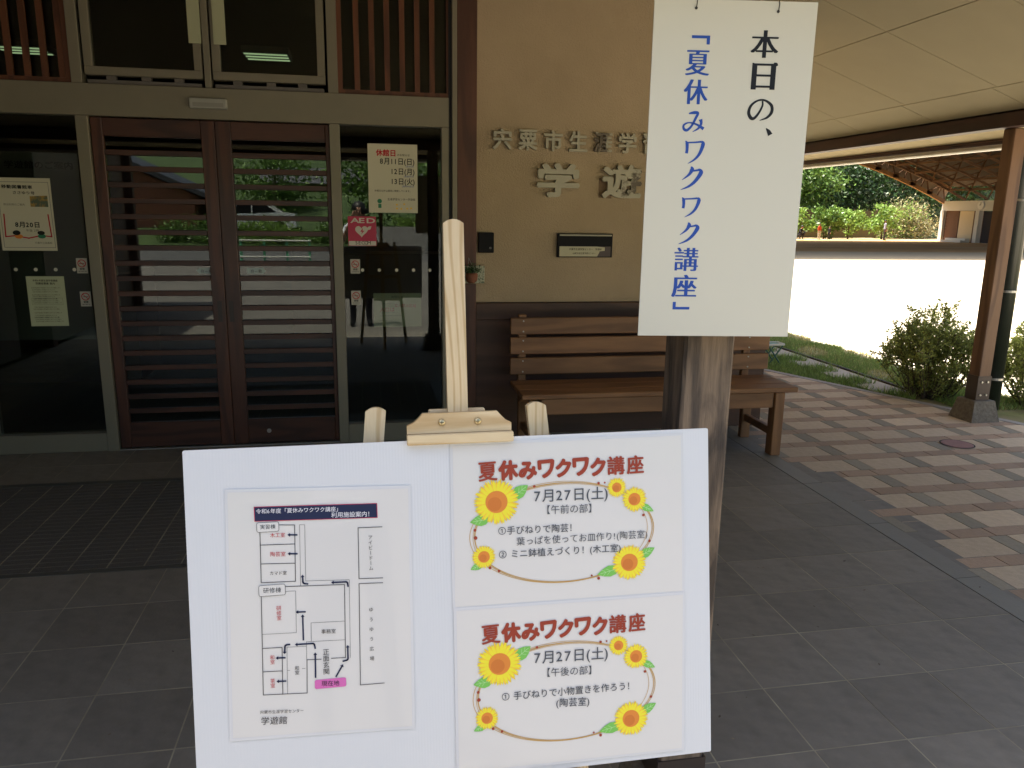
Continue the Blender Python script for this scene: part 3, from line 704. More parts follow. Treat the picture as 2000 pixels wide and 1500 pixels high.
# closed-days notice
t, w_, h_ = paper('closing_notice', 'cream closing-days notice with red heading on the right sidelight glass', .012, 1.487, .318, 1.905, NOTEP)
U = lambda fx, fz: (-w_ + fx * 2 * w_, h_ - fz * 2 * h_)
T(t, 'heading', INK['r'], lambda mb: htext(mb, '休館日', U(.165, .165), U(.575, .168), -.0018, .035))
def f(mb):
    htext(mb, 'のお知らせ', U(.59, .168), U(.85, .170), -.0018, .01)
    for s, a, b, z in (('8月11日(日)', .24, .95, .285), ('12日(月)', .45, .95, .43), ('13日(火)', .45, .95, .575)): htext(mb, s, U(a, z), U(b, z + .003), -.0018, .02, 1.1)
    htext(mb, '休館日以外は通常に開館しています。', U(.12, .69), U(.88, .69), -.0018, .008)
    htext(mb, '生涯学習センター学遊館', U(.38, .815), U(.95, .815), -.0018, .008)
T(t, 'lettering', INK['nk'], f)
T(t, 'small_lettering', INK['blue'], lambda mb: [htext(mb, s, U(a, z), U(.93, z), -.0018, .004) for s, a, z in (('(定休日)', .76, .33), ('(振替休日)', .72, .475), ('(臨時休館日)', .68, .62))])
def f(mb):
    disc(mb, *U(.22, .83), .014, -.0018); rquad(mb, [U(.19, .87), U(.255, .87), U(.255, .93), U(.19, .93)], -.0018)
T(t, 'figure_drawing', INK['green'], f)
T(t, 'flower_drawing', INK['amber'], lambda mb: [disc(mb, *U(a, b), .006, -.0018) for a, b in ((.57, .88), (.72, .87), (.57, .935), (.66, .94), (.78, .935), (.86, .93))])
# emergency defibrillator sticker
t, w_, h_ = paper('defibrillator_sticker', 'crimson AED sticker with a white heart on the right sidelight glass', -.121, 1.279, .054, 1.462, mat('sticker_crimson', srgb('#b52048'), .4), cat='sticker')
def heart(mb, cx, cz, s, y):
    P = []
    for k in range(40):
        a = 2 * math.pi * k / 40; P.append((cx + s * 16 * math.sin(a) ** 3 / 17, y, cz + s * (13 * math.cos(a) - 5 * math.cos(2 * a) - 2 * math.cos(3 * a) - math.cos(4 * a)) / 17))
    mb.add([(cx, y, cz)] + P, [(0, k + 1, (k + 1) % 40 + 1) for k in range(40)])
def f(mb):
    htext(mb, 'AED', (-.070, .052), (.072, .051), -.0018, .02, .55); heart(mb, -.004, .002, .042, -.0018)
    mb.add([(.02, -.0019, .012), (.042, -.0019, .030), (.058, -.0019, .032), (.052, -.0019, .012), (.036, -.0019, .008)], [(0, 1, 2, 3, 4)])
    rquad(mb, [(-w_ + .003, -h_ + .003), (w_ - .003, -h_ + .003), (w_ - .003, -h_ + .030), (-w_ + .003, -h_ + .030)], -.0018)
T(t, 'white_print', mat('print_white', (.62, .60, .52), .5), f)
T(t, 'lettering', INK['nk'], lambda mb: htext(mb, 'SECOM', (-.045, -h_ + .009), (.048, -h_ + .009), -.0022, .008))
T(t, 'bolt_mark', INK['crim'], lambda mb: mb.add([(.004, -.0023, .022), (-.012, -.0023, -.004), (.001, -.0023, -.002), (-.008, -.0023, -.022), (.014, -.0023, .004), (.002, -.0023, .003)], [(0, 1, 2), (2, 3, 4), (2, 4, 5), (0, 2, 5)]))
# no-smoking stickers
base_ns = None
for x, z, lb in ((-.083, 1.150, 'upper no-smoking sticker on the right sidelight glass, below the crimson sticker'), (-.083, .950, 'lower no-smoking sticker on the right sidelight glass'),
                 (-1.692, 1.150, 'upper no-smoking sticker on the left sidelight glass'), (-1.690, .951, 'lower no-smoking sticker on the left sidelight glass')):
    if base_ns is None:
        t, w_, h_ = paper('no_smoking_sticker', lb, x - .030, z - .045, x + .030, z + .045, mat('sticker_cream', (.50, .48, .40), .5), 'no-smoking stickers on the glass', cat='sticker')
        T(t, 'ban_sign', INK['r'], lambda mb: (ring(mb, 0, .014, .021, .021, .005, -.0018, 32), sqline(mb, [(-.014, .028), (.014, 0)], .004, -.0018)))
        T(t, 'cigarette', INK['nk'], lambda mb: (sqline(mb, [(-.013, .013), (.013, .013)], .003, -.0016), htext(mb, '禁煙', (-.014, -.024), (.014, -.024), -.0018, .02), htext(mb, 'NO SMOKING', (-.022, -.036), (.022, -.036), -.0018, .02)))
        base_ns = t
    else: dup(base_ns, (x, GZ, z), 0, lb)
# round collision dots
dm = MB().tube([(0, -.0015, 0), (0, 0, 0)], .0105, 16).mesh('collision_dot'); dm.materials.append(mat('dot_silver', (.62, .60, .48), .35))
for i, x in enumerate((-2.164, -2.056, -1.948, -1.839, -1.736)):
    tag(put('collision_dot', dm, None, (x, GZ - .001, 1.127)), 'round silver dot on the left sidelight glass, ' + ('outermost', 'second from the outer end', 'middle one of the row', 'second from the timber doors', 'nearest the timber doors')[i], 'dot', 'collision dots on the glass')
for i, x in enumerate((-.038, .068, .178, .286, .391)):
    tag(put('collision_dot', dm, None, (x, GZ - .001, 1.127)), 'round silver dot on the right sidelight glass, ' + ('nearest the timber doors', 'second from the timber doors', 'middle one of the row', 'second from the column', 'nearest the brown column')[i], 'dot', 'collision dots on the glass')
# bookmobile poster
t, w_, h_ = paper('bookmobile_poster', 'cream bookmobile poster dated 8月20日 with an open red book on the left glass', -2.114, 1.238, -1.817, 1.655, NOTEP, cat='poster')
def f(mb):
    htext(mb, '移動図書館車', (-.115, .150), (.050, .148), -.0018, .03, .8); htext(mb, 'ささゆり号', (-.060, .118), (.060, .116), -.0018, .02, .8)
    htext(mb, '8月20日', (-.065, -.070), (.070, -.072), -.0018, .03)
T(t, 'lettering', INK['nk'], f)
T(t, 'small_lettering', INK['dim'], lambda mb: (htext(mb, '貸出利用のご案内', (-.115, .052), (-.0, .051), -.0018, 0), htext(mb, '午後 2時', (-.01, -.098), (.06, -.098), -.0018, 0), htext(mb, '宍粟市立図書館', (.03, -.168), (.125, -.168), -.0018, 0)))
def f(mb):
    for a, b in (((-.135, .185), (.135, .185)), ((.135, .185), (.140, -.19)), ((.140, -.19), (-.135, -.19)), ((-.135, -.19), (-.135, .185))): sqline(mb, [a, b], .002, -.0016)
T(t, 'border', INK['grey'], f)
T(t, 'book_drawing', INK['r'], lambda mb: sqline(mb, [(-.118, 0), (-.122, -.128), (-.07, -.122), (0, -.136), (.07, -.120), (.125, -.126), (.118, 0)], .007, -.0018))
PHO = mat('printed_photo', (.10, .13, .08), .5, col2=(.42, .26, .05), nscale=22, lo=.45, hi=.55)
T(t, 'photo_print', PHO, lambda mb: rquad(mb, [(.03, .045), (.125, .045), (.125, .110), (.03, .105)], -.0018))
T(t, 'hair_drawing', INK['nk'], lambda mb: disc(mb, -.062, -.105, .021, -.0021, rz=.014))
T(t, 'hair_drawing', INK['nk'], lambda mb: disc(mb, .070, -.105, .020, -.0021, rz=.012))
T(t, 'child_drawing', INK['ora'], lambda mb: disc(mb, -.052, -.126, .022, -.0020, rz=.013))
T(t, 'child_drawing', INK['green'], lambda mb: disc(mb, .072, -.124, .022, -.0020, rz=.013))
# A4 notice lower left
t, w_, h_ = paper('text_notice', 'pale green sheet dense with small print on the left sidelight glass', -2.008, .788, -1.799, 1.087, NOTEG)
def f(mb):
    htext(mb, '令和6年度生涯学習講座', (-.070, .120), (.068, .119), -.0018, .03); htext(mb, '受講者募集 案内', (-.055, .102), (.052, .101), -.0018, .03)
    for k, z in enumerate((.078, .066, .054, .036, .026, .012, .0, -.012, -.038, -.050, -.072, -.088, -.100, -.112, -.124)):
        htext(mb, '生涯学習講座の受講者を次のとおり募集します'[: 21 - (k * 5) % 7], (-.082 + .003 * (k % 3), z), (.080 - .006 * ((k * 5) % 7), z), -.0018, .004 if k not in (5, 12) else .02, rowh=.0085)
T(t, 'lettering', INK['dim'], f)
T(t, 'box_rule', INK['dim'], lambda mb: (sqline(mb, [(-.085, .020), (.085, .020), (.085, -.020), (-.085, -.020), (-.085, .020)], .001, -.0017)))
# paper inside the right sidelight
t, w_, h_ = paper('landscape_notice', 'pale landscape sheet taped low inside the right sidelight glass', .026, .758, .334, .977, NOTEG, y=5.096)
T(t, 'lettering', INK['dim'], lambda mb: (htext(mb, 'お知らせ', (-.04, .078), (.04, .078), -.0018, .01), [htext(mb, '入口は正面の自動扉をご利用下さい', (-.12, z), (-.03 + .03 * (k % 3), z), -.0018, 0) for k, z in enumerate((.04, -.02, -.04, -.07))]))
T(t, 'red_lettering', INK['r'], lambda mb: (htext(mb, '立入禁止区域', (-.02, .022), (.12, .018), -.0018, .01), htext(mb, '入口は', (-.115, -.008), (-.02, -.009), -.0018, .01)))
for x in (-.148, .14): 
    pass

# ------------------------------------------------------------------ easel and board
BMX = (Matrix.Rotation(-.0111, 4, 'Z') @ Matrix.Rotation(-.1694, 4, 'X') @ Matrix.Rotation(-.0084, 4, 'Y'))
BMX.translation = (.1488, 1.2204, .8203)
def onboard(name, label, cat, off, group=None):
    t = thing(name, label, cat, group=group); t.matrix_world = BMX @ Matrix.Translation(off); return t
ez = onboard('easel', 'pale pine easel with three legs holding the white display board', 'easel', (0, .004, 0))
TOPZ = 0
def rounded(mb, cx0, cx1, w_, z0, z1, y0, y1, dome=.007, tilt=0):
    """plank with a domed top, bottom centre cx0 top centre cx1"""
    P = [(cx0 - w_ / 2, z0), (cx0 + w_ / 2, z0)]
    for k in range(7):
        u = 1 - k / 3; P.append((cx1 + u * w_ / 2, z1 - dome * u * u))
    mb.prism(P, y0, y1); return mb
rounded(MB(), -.002, .000, .035, -.30, .676, .012, .030).build('mast', PINE, ez)
FT = -.835
for sx in (-1, 1):
    x1 = sx * .141 + (.001 if sx > 0 else 0); x0 = x1 + sx * .098 * (.355 - FT)
    rounded(MB(), x0, x1, .035, FT, .356, .032, .050).build('leg', PINE, ez)
rl = MB(); rl.bar((0, .06, .30), (0, .52, FT + .055), .034, .018); rl.build('rear_leg', PINE, ez)
MB().box((-.20, .0515, -.05), (.20, .066, -.012), .002).build('crossbar', PINEX, ez)
MB().box((-.115, .0515, .215), (.115, .066, .25), .002).build('crossbar', PINEX, ez)
MB().box((-.05, .0305, .31), (.049, .046, .349), .002).build('mast_block', PINEX, ez)
cp = MB(); cp.prism([(-.0895, .3115), (.0895, .3115), (.0897, .325), (.080, .330), (.0715, .3385), (.0655, .3455), (-.0625, .3455), (-.069, .338), (-.078, .330), (-.0895, .325)], -.006, .0115)
cp.build('clamp_head', PINEX, ez)
cp = MB(); cp.box((-.0902, -.019, .2935), (.0912, .0105, .3108), .0015); cp.build('clamp_lip', PINEX, ez)
for x in (-.0305, .0313):
    s_ = MB(); s_.lathe([(.0062, 0), (.006, .0015), (.0042, .0028), (.001, .0033)], 16)
    o = s_.build('screw', mat('brass_screw', (.62, .50, .28), .3, .9), ez, smooth=True, loc=(x, -.0062, .3295)); o.rotation_euler = (R(90), 0, 0)
    sl_ = MB(); sl_.box((-.0034, -.0005, .0032), (.0034, .0005, .0036)).box((-.0005, -.0034, .0031), (.0005, .0034, .0037)); q = sl_.build('slot', BLACKP, o)
MB().box((-.10, -.030, -.327), (.20, .012, -.3045), .002).build('ledge', PINEX, ez)

bd = onboard('display_board', 'large white corrugated plastic board resting on the pine easel', 'board', (0, 0, 0))
def rrect(x0, z0, x1, z1, r, n=5):
    P = []
    for cx, cz, a in ((x1 - r, z1 - r, 0), (x0 + r, z1 - r, 90), (x0 + r, z0 + r, 180), (x1 - r, z0 + r, 270)):
        for k in range(n + 1):
            t = R(a + 90 * k / n); P.append((cx + r * math.cos(t), cz + r * math.sin(t)))
    return P
MB().prism(list(reversed(rrect(-.45, -.30, .45, .30, .003))), -.002, .002).build('panel', CORR, bd)
# fine vertical flutes of the corrugated sheet
fl = CORR.node_tree; N_ = fl.nodes; wv = N_.new('ShaderNodeTexWave'); wv.wave_type = 'BANDS'; wv.bands_direction = 'X'; wv.inputs['Scale'].default_value = 62
tcn = N_.new('ShaderNodeTexCoord'); fl.links.new(tcn.outputs['Object'], wv.inputs[0])
bp = N_.new('ShaderNodeBump'); bp.inputs['Strength'].default_value = .12; bp.inputs['Distance'].default_value = .0006; fl.links.new(wv.outputs[0], bp.inputs['Height']); fl.links.new(bp.outputs[0], N_['Principled BSDF'].inputs['Normal'])

FILM = mat('laminate_film', (.70, .70, .71), .12, spec=.5)
def wavy(mb, x0, z0, x1, z1, y, amp, seed, nx=24, nz=24, corner=None):
    """slightly cockled sheet, x right, z up"""
    V = []; rn = random.Random(seed); ph = [rn.uniform(0, 6) for _ in range(4)]
    C4 = corner or [(x0, z0), (x1, z0), (x1, z1), (x0, z1)]
    for j in range(nz + 1):
        for i in range(nx + 1):
            u, v = i / nx, j / nz
            x = (1 - u) * (1 - v) * C4[0][0] + u * (1 - v) * C4[1][0] + u * v * C4[2][0] + (1 - u) * v * C4[3][0]
            z = (1 - u) * (1 - v) * C4[0][1] + u * (1 - v) * C4[1][1] + u * v * C4[2][1] + (1 - u) * v * C4[3][1]
            d = amp * (math.sin(7 * u + ph[0]) * math.sin(5 * v + ph[1]) * .5 + .5 * math.sin(13 * u + 3 * v + ph[2]))
            V.append((x, y + d, z))
    mb.add(V, [(j * (nx + 1) + i, j * (nx + 1) + i + 1, (j + 1) * (nx + 1) + i + 1, (j + 1) * (nx + 1) + i) for j in range(nz) for i in range(nx)])
# ---- floor-plan sheet
ms = onboard('plan_sheet', 'laminated floor plan sheet with navy heading on the left half of the white board', 'poster', (-.2402, -.0022, .018))
ms_off = (-.2402, .018)
def sh(q): return (q[0] - ms_off[0], q[1] - ms_off[1])
mb = MB(); wavy(mb, 0, 0, 0, 0, -.0012, .0003, 1, corner=[sh((-.3917 - .004, -.187)), sh((-.0905, -.1975)), sh((-.0862, .2245)), sh((-.3868, .2335))]); mb.build('film', FILM, ms, smooth=True)
mb = MB(); wavy(mb, 0, 0, 0, 0, -.0016, .0005, 1, corner=[sh((-.3900, -.1815)), sh((-.0955, -.1925)), sh((-.0905, .2195)), sh((-.3830, .2285))]); mb.build('paper', PAPER, ms, smooth=True)
YB = -.0027
HDR = [[-.342, .2025], [-.1435, .1972], [-.1434, .1731], [-.3418, .1787]]
def f(mb): rquad(mb, [sh(q) for q in HDR], YB)
T(ms, 'heading_band', INK['navy'], f)
T(ms, 'heading_rule', INK['crim'], lambda mb: sqline(mb, [sh(q) for q in HDR + HDR[:1]], .0009, YB - .0001))
THICK = [[[-.3041, .1704], [-.2787, .1688], [-.2807, .0743], [-.3354, .0759], [-.3343, .162]], [[-.3342, .1387], [-.2795, .137]], [[-.3345, .1072], [-.2801, .1047]], [[-.2972, .0665], [-.2013, .0628], [-.2037, -.0621], [-.2269, -.0614]], [[-.3362, .0543], [-.3392, -.1133], [-.2685, -.1169], [-.2668, -.0602], [-.2437, -.0613]], [[-.1362, .1568], [-.1759, .1576], [-.177, .0709], [-.1377, .0695]], [[-.138, .0612], [-.1772, .0624], [-.1806, -.1117], [-.1407, -.1122]], [[-.3374, -.0346], [-.3062, -.0356], [-.3079, -.1152]], [[-.3377, -.0742], [-.307, -.0754]]]
THIN = [[[-.2727, .0655], [-.2707, .1687], [-.2625, .1681], [-.2641, .0736], [-.1931, .0704], [-.1957, -.0628]], [[-.2975, .0582], [-.281, .058], [-.2823, -.0126], [-.337, -.0109]], [[-.2034, .0004], [-.258, .0021], [-.2586, -.029]], [[-.2032, -.0316], [-.2666, -.0295], [-.2672, -.0602]], [[-.3001, -.1146], [-.2984, -.036], [-.2669, -.037]], [[-.299, -.0755], [-.295, -.0756]], [[-.275, -.0745], [-.270, -.0747]]]
def f(mb):
    for l in THICK: sqline(mb, [sh(q) for q in l], .00105, YB)
    for l in THIN: sqline(mb, [sh(q) for q in l], .0005, YB)
T(ms, 'plan_lines', INK['k'], f)
TAGS = [[[-.3389, .1759], [-.3039, .1747], [-.304, .1601], [-.339, .1614]], [[-.3396, .0711], [-.2974, .07], [-.2975, .053], [-.3398, .0542]]]
def tagbox(q): x0, z1 = sh(q[0]); x1, z0 = sh(q[2]); return rrect(x0, z0, x1, z1, .003)
T(ms, 'tag_paper', PAPER, lambda mb: [mb.add([(a, YB - .0003, b) for a, b in tagbox(q)], [tuple(range(24))]) for q in TAGS])
T(ms, 'tag_outline', INK['k'], lambda mb: [sqline(mb, tagbox(q) + tagbox(q)[:1], .0006, YB - .0004) for q in TAGS])
PK = [[-.2555, -.0961], [-.2037, -.0984], [-.204, -.1117], [-.2556, -.1091]]
T(ms, 'here_tag', INK['pink'], lambda mb: mb.add([(a, YB, b) for a, b in tagbox(PK)], [tuple(range(24))]))
ARR = [[[-.276, .1521], [-.2908, .153]], [[-.2768, .1204], [-.2916, .1214]], [[-.2673, .0216], [-.2822, .0223]], [[-.2714, -.0253], [-.2711, .0175]], [[-.1955, .0597], [-.1964, .0671], [-.223, .0679]], [[-.2615, .0685], [-.2686, .0699], [-.2692, .0847]], [[-.2941, -.0316], [-.3013, -.0322], [-.3026, -.0473]], [[-.2528, -.0415], [-.2542, -.0333], [-.2855, -.0326]], [[-.2538, -.091], [-.253, -.0488]], [[-.22, -.0928], [-.208, -.0732]], [[-.2076, -.0679], [-.1996, -.0664], [-.1994, -.0409]], [[-.3024, -.0534], [-.3172, -.0526]], [[-.3026, -.093], [-.3173, -.0924]]]
for l in ARR:
    def f(mb, l=l):
        l = [sh(q) for q in l]; a, b = Vector(l[-2]), Vector(l[-1]); d = (b - a).normalized(); n_ = Vector((-d.y, d.x))
        if len(l) == 3:  # round the bend
            p0, p1, p2 = (Vector(q) for q in l); c0 = p1 + (p0 - p1).normalized() * .003; c1 = p1 + (p2 - p1).normalized() * .003
            l = [p0[:], c0[:]] + [((1 - t) ** 2 * c0 + 2 * t * (1 - t) * p1 + t * t * c1)[:] for t in (.25, .5, .75)] + [c1[:], (b - d * .003)[:]]
        else: l = [l[0], (b - d * .003)[:]]
        sqline(mb, l, .0026, YB - .0002); h = b - d * .0042
        mb.add([(q.x, YB - .0002, q.y) for q in (b, h + n_ * .0032, h - n_ * .0032)], [(0, 1, 2)])
    T(ms, 'arrow_print', INK['navy'], f)
HT = [["令和6年度「夏休みワクワク講座」", -.3396, .1917, -.2022, .1881, "w"], ["利用施設案内！", -.2193, .1783, -.1501, .1763, "w"], ["実習棟", -.3341, .1657, -.3092, .1652, "k"], ["木工室", -.3187, .1511, -.2942, .1502, "r"], ["陶芸室", -.3199, .1194, -.2945, .1183, "r"], ["カマド室", -.3218, .0883, -.294, .087, "k"], ["研修棟", -.3332, .0589, -.3038, .058, "k"], ["事務室", -.2422, -.0171, -.218, -.0181, "k"], ["現在地", -.2449, -.1067, -.2151, -.1082, "k"], ["宍粟市生涯学習センター", -.3458, -.1443, -.2749, -.1485, "k"], ["学遊館", -.3452, -.1622, -.3019, -.1651, "k"]]
VT = [["研修室", -.309, .0354, -.3091, .0106, "r"], ["和室", -.3224, -.0469, -.3223, -.0628, "r"], ["茶室", -.3231, -.0864, -.3232, -.1027, "r"], ["和室", -.2833, -.0688, -.2834, -.0841, "k"], ["正面玄関", -.2351, -.0437, -.2359, -.0883, "k"], ["アイビードーム", -.1561, .1446, -.1566, .0832, "k"], ["ゆうゆう広場", -.1586, .0251, -.1599, -.0759, "k"]]
for col, nm in (('w', 'heading_lettering'), ('k', 'black_lettering'), ('r', 'red_lettering')):
    for s, a, b, c, d, k in HT:
        if k == col: T(ms, nm, INK[col], lambda mb: htext(mb, s, sh((a, b)), sh((c, d)), YB - .0006, (.006 if k == 'w' else .004) if len(s) < 5 or k == 'w' else .003))
    for s, a, b, c, d, k in VT:
        if k == col: T(ms, nm, INK[col], lambda mb: vtext(mb, s, sh((a, b)), sh((c, d)), YB - .0006, .003, .0078 if s in ('アイビードーム', 'ゆうゆう広場') else None))

# ---- sunflower posters
def flower(mb, cx, cz, r, seed):
    rn = random.Random(seed); n = 26 if r > .03 else 22
    for lay, k0 in enumerate((.5, 0)):
        mb.cur = 1 - lay
        for k in range(n):
            a = 2 * math.pi * (k + k0) / n + rn.uniform(-.04, .04); L = r * rn.uniform(.90, 1.0); w_ = r * .068
            P = []
            for t, ww in ((.40, .6), (.62, 1), (.80, .85), (.93, .45), (1, 0)): P.append((t, ww))
            pts = [(L * t, w_ * ww) for t, ww in P] + [(L * t, -w_ * ww) for t, ww in reversed(P[:-1])]
            mb.add([(cx + math.cos(a) * p - math.sin(a) * q, YB - (.0003 if lay == 0 else .0004) - .000002 * k, cz + math.sin(a) * p + math.cos(a) * q) for p, q in pts], [tuple(range(len(pts)))])
    mb.cur = 2; disc(mb, cx, cz, r * .47, YB - .00055, 28); mb.cur = 3; disc(mb, cx - r * .08, cz - r * .09, r * .30, YB - .0006, 20)
def leaf2(mb, tip, base, wd):
    vein = mb; mb.cur = 0
    tip, base = Vector(tip), Vector(base); d = tip - base; n_ = Vector((-d.y, d.x)).normalized(); L = d.length
    up_ = [(.0, .25), (.2, .85), (.45, 1.0), (.7, .7), (.88, .3), (1, 0)]
    P = [base + d * t + n_ * wd * .5 * w_ for t, w_ in up_] + [base + d * t - n_ * wd * .5 * w_ for t, w_ in reversed(up_[:-1])]
    mb.add([(p.x, YB - .0002, p.y) for p in P], [tuple(range(len(P)))])
    mb.cur = 1; v = [base + d * .15, base + d * .85]; sqline(vein, [v[0][:], v[1][:]], .0006, YB - .00025)
    for t in (.4, .6):
        for s_ in (1, -1): q = base + d * t; sqline(vein, [q[:], (q + d * .16 + n_ * s_ * wd * .28)[:]], .0005, YB - .00025)
FLW = [((.06, .1881), .0412), ((.2761, .2019), .0187), ((.3084, .1791), .0242), ((.2972, .0657), .0335), ((.0358, .0937), .0217)]
LVS = [((.116, .2147), (.0881, .1939), .022), ((.0132, .1551), (.0465, .1593), .020), ((.0119, .0726), (.0347, .0821), .013), ((.3442, .1553), (.3193, .1683), .013), ((.3452, .0894), (.3153, .074), .017), ((.2376, .0475), (.2782, .0561), .020)]
DTS = [(.1272, .2116, .0024), (.243, .2112, .0024), (.2542, .2116, .0017), (.0214, .1411, .0026), (.0221, .1275, .0033), (.3248, .1496, .0025), (.3355, .1021, .0025), (.0459, .0737, .0026), (.0616, .0671, .0024), (.2275, .047, .0018), (.2401, .041, .0027)]
TTL = [('夏', .046, .2417, .0335, .034, 3), ('休', .0818, .2423, .034, .034, 2), ('み', .1166, .2399, .0315, .030, -2), ('ワ', .1493, .2415, .029, .031, 4), ('ク', .1796, .2412, .0265, .032, -3), ('ワ', .2115, .2422, .029, .031, 3), ('ク', .2423, .2402, .0265, .032, -2), ('講', .2752, .2411, .0325, .034, 1), ('座', .3107, .2411, .032, .034, 2)]
def poster(label, dz, dx, lines, corners, seed, y0):
    oc = (.191, .15 + dz)
    t = onboard('sunflower_poster', label, 'poster', (oc[0], y0, oc[1]), 'sunflower posters on the board')
    def q(a, b): return (a - oc[0] + dx, b - .15 + 0)
    cs = [(a - oc[0], b - oc[1]) for a, b in corners]
    mb = MB(); wavy(mb, 0, 0, 0, 0, -.0012, .00025, seed, corner=cs); mb.build('film', FILM, t, smooth=True)
    ins = .0045; c2 = [(cs[0][0] + ins, cs[0][1] + ins), (cs[1][0] - ins, cs[1][1] + ins), (cs[2][0] - ins, cs[2][1] - ins), (cs[3][0] + ins, cs[3][1] - ins)]
    mb = MB(); wavy(mb, 0, 0, 0, 0, -.0017, .00025, seed, corner=c2); mb.build('paper', PAPER, t, smooth=True)
    def f(mb):
        for ch, cx, cz, w_, h_, rot in TTL:
            V, F = glyph(ch, 0); xs = [p[0] for p in V]; ys = [p[1] for p in V]; mx_, my_ = (min(xs) + max(xs)) / 2, (min(ys) + max(ys)) / 2
            kx, ky = w_ / (max(xs) - min(xs)), h_ / (max(ys) - min(ys)); a = R(rot - 1); X, Z = q(cx, cz)
            kx *= .93; ky *= .94; b_ = .0011 if ch in '夏講座' else .0019
            for i in range(9):
                dx, dy = (0, 0) if i == 8 else (b_ * math.cos(i * math.pi / 4), b_ * math.sin(i * math.pi / 4) * (.6 if ch in '夏講座' else 1))
                mb.add([(X + dx + math.cos(a) * (p - mx_) * kx - math.sin(a) * (s - my_) * ky, YB - .0003 - .00002 * i, Z + dy + math.sin(a) * (p - mx_) * kx + math.cos(a) * (s - my_) * ky) for p, s in V], F)
    T(t, 'title_lettering', INK['brown'], f)
    for s, a, b, off in lines: T(t, 'text_line', INK['grey'], lambda mb: htext(mb, s, (a[0] - oc[0], a[1] - oc[1]), (b[0] - oc[0], b[1] - oc[1]), YB - .0007, off))
    def f(mb):
        for k, (cx, cz, rx, rz, wd) in enumerate(((.178, .127, .1660, .0885, .0010), (.181, .1275, .1600, .0875, .0012), (.176, .1285, .1560, .0895, .0008), (.1805, .126, .1630, .0870, .0007))):
            X, Z = q(cx, cz); ring(mb, X, Z, rx, rz, wd, YB - .00005 * k, 90)
    T(t, 'ring_print', INK['gold'], f)
    for k, ((cx, cz), r) in enumerate(FLW):
        mb = MB(); flower(mb, *q(cx, cz), r, seed * 10 + k); mb.build('sunflower_print', [INK['yel'], INK['amber'], INK['ora'], ink('seed', '#d27a36')], t)
    for a, b, w_ in LVS: mb = MB(); leaf2(mb, q(*a), q(*b), w_); mb.build('leaf_print', [INK['leaf'], INK['vein']], t)
    do = MB()
    for a, b, r in DTS: disc(do, *q(a, b), r, YB - .0003, 12)
    tag(do.build('dot_print', INK['brown'], t), kind='stuff')
    return t
poster('upper sunflower poster for 7月27日(土) 午前の部, right half of the white board', 0, 0,
       [('7月27日(土)', (.1254, .1855), (.2615, .184), .008), ('【午前の部】', (.1380, .1632), (.2400, .161), .004), ('①手びねりで陶芸！', (.0606, .1315), (.2030, .129), .008),
        ('葉っぱを使ってお皿作り!(陶芸室)', (.0929, .1107), (.3330, .109), .004), ('② ミニ鉢植えづくり！(木工室)', (.0608, .09), (.2830, .0872), .008)],
       [(-.0205, .0045), (.4015, .0020), (.4020, .2940), (-.0178, .2925)], 3, -.0022)
poster('lower sunflower poster for 7月27日(土) 午後の部, right half of the white board', -.2852, -.0015,
       [('7月27日(土)', (.1192, -.1012), (.2566, -.1042), .008), ('【午後の部】', (.1320, -.1265), (.2345, -.1300), .004), ('① 手びねりで小物置きを作ろう！', (.0599, -.1620), (.3040, -.1650), .008),
        ('(陶芸室)', (.1571, -.1832), (.2201, -.1862), .008)],
       [(-.0215, -.2890), (.3965, -.2900), (.4020, .0035), (-.0188, .0070)], 5, -.0030)

# ------------------------------------------------------------------ hanging sign
hs = thing('hanging_sign', 'ivory hanging sign with blue and black vertical brush lettering in front of the weathered post', 'sign', (.6672, 1.4212, 1.5701), -.1349)
hb = MB()
hb.prism([(-.15, -.3067), (.15, -.3067), (.15, .3067), (-.15, .3067)], -.0015, .0015); hb.build('panel', SIGNP, hs)
YS = -.0019
def kana(mb, ch, x0, z1, x1, z0):
    P = lambda pts: [(x0 + a * (x1 - x0), z0 + b * (z1 - z0)) for a, b in pts]; s = (x1 - x0)
    def st(pts, ws): brush(mb, P(pts), [q * s for q in ws], st.y); st.y -= .00006
    st.y = YS
    if ch == 'の':
        st([(.56, .93), (.57, .70), (.44, .35), (.27, .10), (.13, .12), (.03, .38), (.12, .72), (.38, .95), (.66, .96), (.93, .74), (.97, .42), (.80, .15), (.50, .0)], [.07, .08, .09, .11, .14, .13, .10, .07, .08, .12, .13, .09, .02])
    elif ch == 'み':
        st([(.24, .92), (.48, .97), (.66, .95), (.58, .72), (.40, .30), (.20, .08), (.05, .14), (.04, .34), (.28, .46), (.62, .38), (.97, .16)], [.05, .14, .12, .12, .10, .12, .12, .09, .06, .09, .15])
        st([(.80, .64), (.84, .42), (.72, .18), (.46, .0)], [.17, .12, .10, .02])
    elif ch == 'ワ':
        st([(.03, 1.0), (.12, .88), (.14, .62), (.12, .45)], [.02, .17, .15, .15])
        st([(.12, .92), (.55, .94), (.86, .97)], [.07, .08, .10]); st([(.86, .99), (.95, .86), (.80, .45), (.55, .18), (.22, .0)], [.08, .20, .15, .10, .015])
    elif ch == 'ク':
        st([(.46, 1.0), (.52, .88), (.38, .65), (.06, .42)], [.04, .20, .12, .015])
        st([(.40, .80), (.60, .82), (.84, .86)], [.07, .08, .10]); st([(.82, .90), (.96, .76), (.72, .40), (.42, .16), (.02, .0)], [.06, .21, .16, .11, .015])
    elif ch == '、': st([(.05, .95), (.45, .6), (.75, .2)], [.10, .55, .75])
